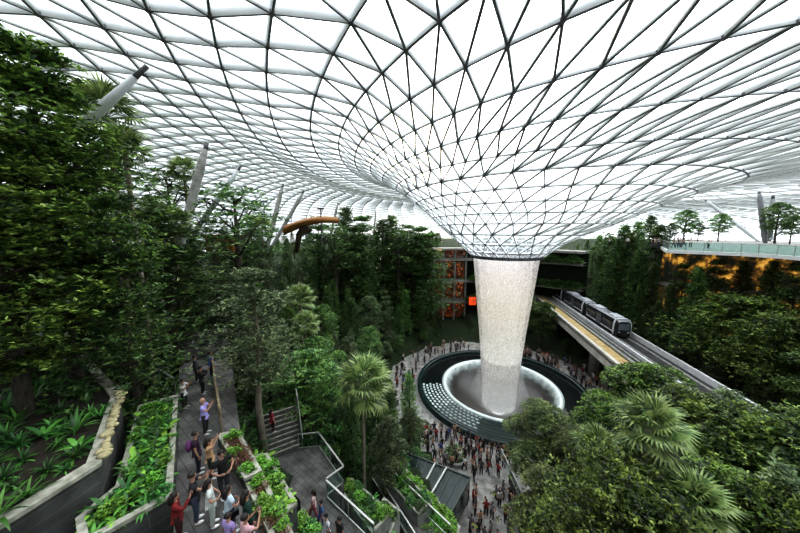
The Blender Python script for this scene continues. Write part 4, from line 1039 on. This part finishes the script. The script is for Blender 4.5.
# round planted beds on the plaza
def mound(px, py, r, label):
    p = PZ(px, py, 0); root = thing('planter', label, 'planter', p); mb = MB(); mb.lathe([(r, 0), (r, .4), (r-.15, .45), (r-.3, .4)], 32); mb.build('kerb', M_CONC, root)
    ms = MB(); ms.lathe([(r-.3, .38), (.01, .5)], 32); ms.build('soil', M_SOIL, root)
    o = make_bush(r*.85, .9, 350, .2, L_PALE, int(px)); o.location = (p.x, p.y, .4); tag(o, 'low mound of pale shrubs '+label.split(' planter ')[1], 'shrub')
mound(420, 432, 1.8, 'round planter by the left plaza edge')
mound(455, 458, 1.4, 'small planter in the plaza crowd')
# wooden canopy on the skyline
c0 = PD(306, 228, 46); cn = thing('leaf_canopy', 'orange brown leaf-shaped canopy on the left skyline between roof columns', 'canopy', c0)
mb = MB(); n = 12; w = 10; vs = []
for i in range(n+1):
    t = i/n; x = -3.6+9.0*t; z = 1.2*math.sin(t*PI*.75)-.6+t*.5; hw = 2.2*math.sin(PI*(t*.85+.1))
    vs += [(x, -hw, z+.25), (x, 0, z+.95), (x, hw, z+.25), (x, 0, z-.55*(1-t))]
fs = []
for i in range(n): 
    o = 4*i
    for j in range(4): fs.append((o+j, o+(j+1) % 4, o+4+(j+1) % 4, o+4+j))
mb.add(vs, fs); mb.build('curved_roof', M_WOOD, cn, True)
mb = MB(); mb.tube([(-1.8, 0, -4), (-1.2, 0, -1.2), (.3, 0, .2)], [.35, .5, 1.0], 10); mb.build('stem', mat('stem', (.06, .04, .02), (.04, .03, .02), 1, .8), cn, True)
c1 = PD(222, 236, 40); mb = MB(); mb.box((0, 0, 0), (4.6, 2, .35)); mb.box((0, 0, -1.2), (3.8, 1.6, 2.0)); o = mb.build('kiosk', M_WOOD); o.location = c1; tag(o, 'small orange roofed kiosk among the trees on the left skyline', 'kiosk')
# lamp posts on the skyline
for px, py, yb, lab in ((266, 202, 238, 'thin dark lamp post left of the steep grey columns'), (322, 209, 246, 'thin dark lamp post right of the orange canopy')):
    d = 46; p = PD(px, yb, d); t_ = PD(px, py, d); root = thing('lamp_post', lab, 'lamp post', p); mb = MB(); mb.tube([(0, 0, 0), (0, 0, t_.z-p.z)], .10, 8); mb.build('pole', M_STEEL, root)
    mb = MB(); mb.box((0, 0, t_.z-p.z), (1.0, .3, .3)); mb.build('lamp_head', M_STEEL, root)

# ------------------------------------------------------------------ people
def skel(pose='stand', fingers=True, seed=0):
    """joints in metres, facing +Y"""
    r = random.Random(seed); J = {}
    J['pelvis'] = ((0, 0, .95), .13); J['spine'] = ((0, -.01, 1.12), .12); J['chest'] = ((0, -.01, 1.30), .135); J['neck0'] = ((0, -.01, 1.43), .06)
    J['neck'] = ((0, 0, 1.49), .05); J['head0'] = ((0, .015, 1.56), .072); J['head1'] = ((0, .02, 1.64), .092); J['head2'] = ((0, .005, 1.71), .06)
    E = [('pelvis', 'spine'), ('spine', 'chest'), ('chest', 'neck0'), ('neck0', 'neck'), ('neck', 'head0'), ('head0', 'head1'), ('head1', 'head2')]
    for s, n in ((-1, 'L'), (1, 'R')):
        st_ = .12 if pose == 'walk' else 0; k = s*st_
        J['hip'+n] = ((s*.095, 0, .88), .095); J['knee'+n] = ((s*.10, .03+k, .49), .062); J['ank'+n] = ((s*.105, -.01+k*1.9, .09+(.02 if k < 0 else 0)), .042); J['toe'+n] = ((s*.12, .15+k*1.9, .035), .035)
        J['sho'+n] = ((s*.185, -.01, 1.40), .058)
        up = pose == 'phone' or (pose == 'one' and s == 1)
        if up: el = (s*.25, .20, 1.24); wr_ = (s*.10, .36, 1.45); pa = (s*.07, .40, 1.51); fd = Vector((-s*.35, .25, .9)).normalized()
        elif pose == 'high': el = (s*.30, .16, 1.48); wr_ = (s*.14, .30, 1.70); pa = (s*.11, .33, 1.76); fd = Vector((-s*.3, .2, .9)).normalized()
        elif pose == 'hip' : el = (s*.33, .02, 1.16); wr_ = (s*.18, .20, 1.06); pa = (s*.12, .25, 1.06); fd = Vector((-s*.9, .3, 0)).normalized()
        else: el = (s*.25, -.02-k*.5, 1.12); wr_ = (s*.27, .06-k*1.2, .87); pa = (s*.27, .08-k*1.4, .80); fd = Vector((0, .15, -1)).normalized()
        J['elb'+n] = (el, .042); J['wri'+n] = (wr_, .027); J['pal'+n] = (pa, .034)
        E += [('pelvis', 'hip'+n), ('hip'+n, 'knee'+n), ('knee'+n, 'ank'+n), ('ank'+n, 'toe'+n), ('chest', 'sho'+n), ('sho'+n, 'elb'+n), ('elb'+n, 'wri'+n), ('wri'+n, 'pal'+n)]
        if fingers:
            pv = Vector(pa); side = fd.cross(Vector((s, 0, .01))).normalized()
            for i, ln in enumerate((.075, .085, .08, .062)):
                b = pv+side*(i-1.5)*.021+fd*.035; m1 = b+fd*ln*.5; m2 = m1+(fd*.8+Vector((-s*.35, .15, 0))).normalized()*ln*.5
                J['fa%d' % i+n] = (b, .010); J['fb%d' % i+n] = (m1, .009); J['fc%d' % i+n] = (m2, .007); E += [('pal'+n, 'fa%d' % i+n), ('fa%d' % i+n, 'fb%d' % i+n), ('fb%d' % i+n, 'fc%d' % i+n)]
            t1 = pv-side*.035-fd*.01; t2 = t1+(fd-side*.6).normalized()*.035; t3 = t2+fd*.03
            J['ta'+n] = (t1, .012); J['tb'+n] = (t2, .011); J['tc'+n] = (t3, .008); E += [('pal'+n, 'ta'+n), ('ta'+n, 'tb'+n), ('tb'+n, 'tc'+n)]
    if fingers:
        J['nose'] = ((0, .115, 1.625), .014); E.append(('head1', 'nose'))
    return J, E
def skin_mesh(J, E, add=0.0, sub=1, root='pelvis'):
    names = []
    for a, b in E:
        for q in (a, b):
            if q not in names: names.append(q)
    me = bpy.data.meshes.new('tmp'); me.from_pydata([tuple(J[n][0]) for n in names], [(names.index(a), names.index(b)) for a, b in E], [])
    o = bpy.data.objects.new('tmp', me); C.objects.link(o)
    md = o.modifiers.new('s', 'SKIN'); md.use_smooth_shade = True; md.branch_smoothing = .3
    sv = me.skin_vertices[0].data
    for i, n in enumerate(names): r = J[n][1]+add; sv[i].radius = (r, r); sv[i].use_root = (n == root)
    if sub: m2 = o.modifiers.new('u', 'SUBSURF'); m2.levels = sub; m2.render_levels = sub
    dg = bpy.context.evaluated_depsgraph_get(); dg.update(); out = bpy.data.meshes.new_from_object(o.evaluated_get(dg)); out.name = 'body'
    bpy.data.objects.remove(o); return out
M_SKIN = mat('skin', (.42, .25, .17), (.38, .22, .15), 3, .5)
M_HAIR = mat('hair', (.015, .012, .010), (.025, .02, .016), 30, .5)
def cloth(name, c): return mat('cloth_'+name, c, tuple(k*.72 for k in c), 8, .85)
SK = {}
def fig_meshes(pose, sleeve):
    key = (pose, sleeve)
    if key in SK: return SK[key]
    J, E = skel(pose); J2 = dict(J)
    J0 = dict(J)
    for q in ('pelvis', 'spine', 'chest', 'hipL', 'hipR', 'kneeL', 'kneeR', 'shoL', 'shoR'): J0[q] = (J[q][0], J[q][1]*.86)
    body = skin_mesh(J0, E, 0, 1)
    # shirt
    Js = {k: (Vector(J[k][0]), J[k][1]) for k in ('pelvis', 'spine', 'chest', 'neck0', 'shoL', 'shoR', 'elbL', 'elbR', 'wriL', 'wriR')}
    Js['hem'] = (Vector((0, 0, .84)), .135); Es = [('hem', 'pelvis'), ('pelvis', 'spine'), ('spine', 'chest'), ('chest', 'neck0')]
    for n in 'LR':
        if sleeve == 'short': Js['elb'+n] = (Vector(J['sho'+n][0]).lerp(Vector(J['elb'+n][0]), .6), J['elb'+n][1]+.012)
        Es += [('chest', 'sho'+n), ('sho'+n, 'elb'+n)]
        if sleeve == 'long': Es.append(('elb'+n, 'wri'+n))
    shirt = skin_mesh(Js, Es, .022, 1)
    Jt = {k: J[k] for k in J}; Et = [('spine2', 'pelvis')]
    Jt['spine2'] = ((0, 0, 1.06), .10)
    for n in 'LR': Et += [('pelvis', 'hip'+n), ('hip'+n, 'knee'+n), ('knee'+n, 'ank'+n)]
    tro = skin_mesh(Jt, Et, .02, 1)
    SK[key] = (body, shirt, tro, J); return SK[key]
def blob(c, r, mt, parent, name, sc=(1, 1, 1), n=12):
    mb = MB(); mb.lathe([(max(.001, r*math.sin(PI*i/8)), -r*math.cos(PI*i/8)) for i in range(9)], n); o = mb.build(name, mt, parent, True); o.location = c; o.scale = sc; return o
def person(x, y, z, rz, pose, shirt, trousers, label, sleeve='short', h=1.70, hair='short', shoes=(.6, .6, .6), group=None, extra=None, haircol=None):
    b, s, t, J = fig_meshes(pose, sleeve); root = thing('person', label, 'person', (x, y, z), rz, group)
    k = h/1.77; root.scale = (k, k, k)
    def mk(nm, me, mt):
        me = me.copy(); me.materials.clear(); me.materials.append(mt); return link(nm, me, root)
    mk('body', b, M_SKIN); mk('shirt', s, cloth(str(shirt), shirt)); mk('trousers', t, cloth(str(trousers), trousers))
    hm = haircol or M_HAIR
    mb = MB(); pr = [(.103*math.sin(q), .112*math.cos(q)) for q in np.linspace(0.01, 1.75, 8)]; mb.lathe([(a, c_+1.645) for a, c_ in pr], 14, (0, -.008)); 
    if hair != 'bald':
        hc = mb.build('hair', hm, root, True); hc.rotation_euler = (0, 0, 0)
        hc.location = (0, -.5, .13); hc.rotation_euler = (-.31*-1*0, 0, 0); hc.location = (0, -.012, .012)
        if hair == 'long':
            m2 = MB(); m2.tube([(0, -.06, 1.70), (0, -.095, 1.58), (0, -.11, 1.42), (0, -.10, 1.32)], [.075, .095, .085, .03], 12); m2.build('hair', hm, root, True)
    for sx in (-1, 1):
        blob((sx*.033, .100, 1.655), .011, M_BLACK, root, 'eye', n=8)
        n = 'L' if sx < 0 else 'R'; a = J['ank'+n][0]; tt = J['toe'+n][0]
        blob((a[0]*.5+tt[0]*.5, a[1]*.5+tt[1]*.5, .05), .062, cloth('shoe'+str(shoes), shoes), root, 'shoe', (.85, 2.1, .8))
    mb = MB(); mb.box((0, .103, 1.60), (.04, .012, .008)); mb.build('mouth', mat('lips', (.25, .08, .07), (.2, .07, .06), 2, .5), root)
    if pose in ('phone', 'one', 'high'):
        zz = 1.56 if pose != 'high' else 1.80; p = Matrix.Rotation(rz, 3, 'Z')@Vector((0 if pose != 'one' else .03, .42 if pose != 'high' else .35, zz))*k
        mb = MB(); mb.box((0, 0, 0), (.15, .012, .08)); mb.box((0, -.007, 0), (.14, .004, .07), mi=1); o = mb.build('phone', [M_BLACK, mat('screen', (.25, .3, .35), (.3, .33, .38), 1, .2)]); o.location = (x+p.x, y+p.y, z+p.z); o.rotation_euler = (0, 0, rz)
        tag(o, 'phone held up by the '+' '.join(label.split(' ')[:10]), 'phone')
    if extra == 'backpack':
        o = blob((0, -.22, 1.22), .17, cloth('pack', (.16, .05, .16)), root, 'backpack', (.95, .7, 1.3))
    if extra == 'bag':
        mb = MB(); mb.tube([(-.15, .05, 1.45), (0, .155, 1.2), (.2, .1, .95)], .014, 6); mb.box((.24, .02, .86), (.1, .24, .2)); mb.build('shoulder_bag', M_BLACK, root)
    return root
def fperson(px, py, z, face, *a, **kw):
    p = PZ(px, py, z); return person(p.x, p.y, z, face, *a, **kw)
FR = -1.15   # facing the waterfall
FG = 'visitors on the footpath'
fperson(206, 434, 16, -1.3, 'phone', (.42, .38, .72), (.03, .03, .035), 'person in a lilac shirt photographing over the wooden railing', 'short', 1.72, 'short', group=None, haircol=M_SKIN)
fperson(185, 408, 16, -1.45, 'phone', (.75, .74, .70), (.02, .02, .02), 'person in a white top and black trousers further up the footpath', 'short', 1.6)
fperson(212, 377, 16, -.6, 'stand', (.13, .20, .38), (.02, .02, .03), 'person in a blue shirt, furthest up the footpath', 'short', 1.7)
fperson(203, 394, 16, -1.2, 'phone', (.03, .03, .03), (.02, .02, .02), 'person in black at the railing behind the one in lilac', 'long', 1.65)
fperson(197, 382, 16, -.9, 'stand', (.05, .05, .06), (.03, .03, .03), 'person in dark clothes in the shade of the trees on the footpath', 'long', 1.7)
fperson(199, 473, 16, -1.0, 'stand', (.04, .02, .04), (.03, .035, .05), 'person in dark clothes with a purple backpack', 'short', 1.72, extra='backpack')
fperson(212, 478, 16, -1.2, 'high', (.55, .36, .20), (.03, .04, .03), 'person in a tan top raising a phone with both arms', 'short', 1.62, 'long')
fperson(225, 497, 16, -2.2, 'hip', (.012, .012, .012), (.04, .04, .045), 'person in a black T-shirt looking down at the railing side', 'short', 1.76)
fperson(197, 522, 16, -1.0, 'phone', (.025, .025, .03), (.07, .09, .13), 'person in a dark T-shirt and jeans with white shoes holding a phone', 'short', 1.74, shoes=(.85, .85, .85))
fperson(213, 526, 16, -1.0, 'hip', (.62, .66, .62), (.48, .52, .48), 'person in pale grey overalls and white shoes', 'short', 1.62, 'long', shoes=(.85, .85, .85))
fperson(232, 533, 16, -.6, 'hip', (.55, .66, .72), (.05, .06, .08), 'person in a pale blue top with a black strap bag', 'short', 1.62, 'long', extra='bag')
fperson(180, 541, 16, -1.0, 'one', (.20, .018, .018), (.05, .012, .012), 'person in dark red clothes at the bottom left of the group', 'long', 1.62, 'long')
fperson(250, 541, 16, -.8, 'stand', (.015, .06, .04), (.02, .03, .03), 'person in a dark green top beside the lime planter', 'long', 1.68, 'long')
fperson(249, 566, 16, -.6, 'phone', (.62, .40, .42), (.08, .05, .05), 'person in a pink checked shirt at the bottom edge', 'short', 1.62, 'short')
fperson(232, 560, 16, -.3, 'stand', (.36, .28, .52), (.10, .09, .16), 'person in a lilac top at the bottom edge of the group', 'short', 1.5, 'short')
# lower footpath
fperson(314, 518, 10.8, 1.8, 'walk', (.72, .55, .52), (.35, .10, .14), 'person in a pale pink top and red skirt on the lower footpath', 'short', 1.6, 'long')
fperson(322, 530, 10.8, 2.2, 'walk', (.08, .14, .30), (.03, .05, .10), 'person in a blue patterned top on the lower footpath', 'short', 1.62, 'short')
fperson(327, 546, 10.8, 2.4, 'walk', (.72, .74, .76), (.05, .05, .06), 'person in a white shirt at the bottom of the lower footpath', 'short', 1.68, 'short')
fperson(340, 550, 10.8, 2.6, 'walk', (.03, .03, .03), (.03, .03, .03), 'person in black beside the lower footpath railing', 'short', 1.7, 'short')
fperson(273, 432, 12.2, -.8, 'stand', (.42, .03, .06), (.05, .02, .03), 'person in a red top on the stone steps', 'short', 1.6, 'long')

# crowd prototypes, one mesh each
def objcolmat():
    m, nt, out = newmat('crowd_shirt'); oi = N(nt, 'ShaderNodeObjectInfo'); b = N(nt, 'ShaderNodeBsdfPrincipled', Roughness=.85); nt.links.new(oi.outputs['Color'], b.inputs['Base Color']); nt.links.new(b.outputs[0], out.inputs[0]); return m
MCS = objcolmat(); MCT = mat('crowd_trousers', (.03, .032, .04), (.06, .06, .07), 2, .9, rnd=.8); MSH = mat('crowd_shoe', (.1, .1, .1), (.2, .2, .2), 3, .8)
CP = []
for i, pose in enumerate(('stand', 'walk', 'phone', 'hip', 'one')):
    J, E = skel(pose, False); me = skin_mesh(J, E, .012, 1)
    for m in (MCS, MCT, M_SKIN, M_HAIR, MSH): me.materials.append(m)
    idx = []
    for p in me.polygons:
        c = p.center
        if c.z > 1.66 or (c.z > 1.56 and c.y < -.02): k = 3
        elif c.z > 1.47 and abs(c.x) < .12 and c.y < .2: k = 2
        elif c.z < .09: k = 4
        elif c.z < .93 and abs(c.x) < .22: k = 1
        elif abs(c.x) < .23 and c.y < .14: k = 0
        else: k = 2
        idx.append(k)
    me.polygons.foreach_set('material_index', idx); me.update(); CP.append(me)
shirts = [((.02, .02, .022), 'black'), ((.03, .03, .035), 'black'), ((.025, .03, .05), 'navy'), ((.65, .65, .63), 'white'), ((.25, .25, .26), 'grey'), ((.25, .03, .03), 'red'), ((.05, .10, .28), 'blue'), ((.03, .03, .03), 'black'), ((.45, .30, .20), 'tan'), ((.10, .10, .11), 'dark grey')]
def crowd(x, y, z, where, h=None, shirt=None, face=None):
    r = rr_; me = r.choice(CP); o = bpy.data.objects.new('person', me); C.objects.link(o); o.location = (x, y, z); o.rotation_euler = (0, 0, r.random()*6.28 if face is None else face)
    k = (h or r.uniform(1.55, 1.78))/1.77; o.scale = (k*1.1, k*1.1, k); c, nm = shirt or r.choice(shirts); o.color = (*c, 1)
    tag(o, 'distant person in %s top %s' % (nm, where), 'person', 'people in %s tops %s' % (nm, where)); return o
W1 = 'on the pale plaza walk at the bottom centre'; W2 = 'in the crowd before the pool rim'
named = [(492, 518), (505, 522), (480, 526), (470, 540), (490, 538), (508, 540), (478, 536), (474, 481), (496, 499), (488, 474), (471, 531), (484, 545), (497, 548), (499, 506), (473, 505), (485, 512), (473, 472), (481, 474), (487, 461), (498, 477), (506, 480), (502, 500), (510, 503), (508, 478), (503, 468), (512, 508), (476, 499), (475, 515), (486, 516), (477, 547), (466, 505), (513, 488), (503, 494)]
pl = []
for px, py in named:
    p = PZ(px, py, 0); 
    if p.x > 10.6 or p.x < 3.1 : continue
    crowd(p.x, p.y, 0, W1); pl.append((p.x, p.y))
k = 0
while k < 62:
    px = rr_.uniform(412, 516); py = rr_.uniform(428, 470); p = PZ(px, py, 0); r = math.hypot(p.x-AX, p.y-AY)
    if r < 13.5 or r > 18.2 and not (3.5 < p.x < 10.4): continue
    if r > 20 or py < 430+ (px-412)*.10: continue
    if any((p.x-a)**2+(p.y-b)**2 < .3 for a, b in pl): continue
    pl.append((p.x, p.y)); crowd(p.x, p.y, 0, W2); k += 1
for i in range(105):
    a = math.radians(rr_.uniform(-28, 66)); r = 13.6+rr_.random()**1.3*4.3; crowd(AX+r*math.cos(a), AY+r*math.sin(a), 0, 'in the crowd right of the pool', face=a+PI/2+rr_.uniform(-.5, .5))
for i in range(60):
    a = math.radians(rr_.uniform(96, 196)); r = 13.6+rr_.random()*4.4; crowd(AX+r*math.cos(a), AY+r*math.sin(a), 0, 'on the paving behind the left side of the pool')
for i in range(14):
    t = rr_.random(); x = 37+12*t; y = 46.5-7*t+rr_.uniform(3, 7); crowd(x+2, y+2, DZ, 'on the right-hand terrace behind the balustrade', shirt=shirts[rr_.choice([0, 3, 4])])
# drop prototypes
for o in list(T.values())+[PALM, PALM_S]: drop_proto(o)
for o in FERN+BUSH+[_lb]: bpy.data.objects.remove(o)

# ------------------------------------------------------------------ light
w = bpy.data.worlds.new('World'); bpy.context.scene.world = w; w.use_nodes = True; nt = w.node_tree; nt.nodes.clear()
out = nt.nodes.new('ShaderNodeOutputWorld'); bg = nt.nodes.new('ShaderNodeBackground')
sund = ray(402, 152).normalized()
tc = N(nt, 'ShaderNodeTexCoord'); dt = N(nt, 'ShaderNodeVectorMath', _operation='DOT_PRODUCT'); dt.inputs[1].default_value = sund; nt.links.new(tc.outputs['Generated'], dt.inputs[0])
r = ramp(nt, [(0.0, (.92, .95, 1.0)), (0.90, (.93, .96, 1.0)), (0.985, (1.0, .97, .90)), (0.997, (1.6, 1.35, .95)), (0.9995, (7, 6, 4))]); nt.links.new(dt.outputs['Value'], r.inputs[0])
bg.inputs[1].default_value = 3.3
d2 = N(nt, 'ShaderNodeVectorMath', _operation='DOT_PRODUCT'); d2.inputs[1].default_value = Vector((.38, .45, .81)).normalized(); nt.links.new(tc.outputs['Generated'], d2.inputs[0])
m2 = N(nt, 'ShaderNodeMapRange'); m2.inputs[1].default_value = .25; m2.inputs[2].default_value = .85; m2.inputs[3].default_value = .22; m2.inputs[4].default_value = 1.0; nt.links.new(d2.outputs['Value'], m2.inputs[0])
mx = N(nt, 'ShaderNodeMix', _data_type='RGBA', _blend_type='MULTIPLY'); mx.inputs[0].default_value = 1; nt.links.new(r.outputs[0], mx.inputs[6]); nt.links.new(m2.outputs[0], mx.inputs[7])
nt.links.new(mx.outputs[2], bg.inputs[0]); nt.links.new(bg.outputs[0], out.inputs[0])
sl = bpy.data.lights.new('sun', 'SUN'); so = bpy.data.objects.new('sun', sl); C.objects.link(so); sl.energy = 2.0; sl.angle = math.radians(3); sl.color = (1, .88, .68)
so.rotation_euler = (-sund).to_track_quat('-Z', 'Y').to_euler(); so.location = (0, 60, 60)
sc = bpy.context.scene
sc.view_settings.view_transform = 'Standard'; sc.view_settings.look = 'None'; sc.view_settings.exposure = 0.6; sc.view_settings.gamma = 0.79
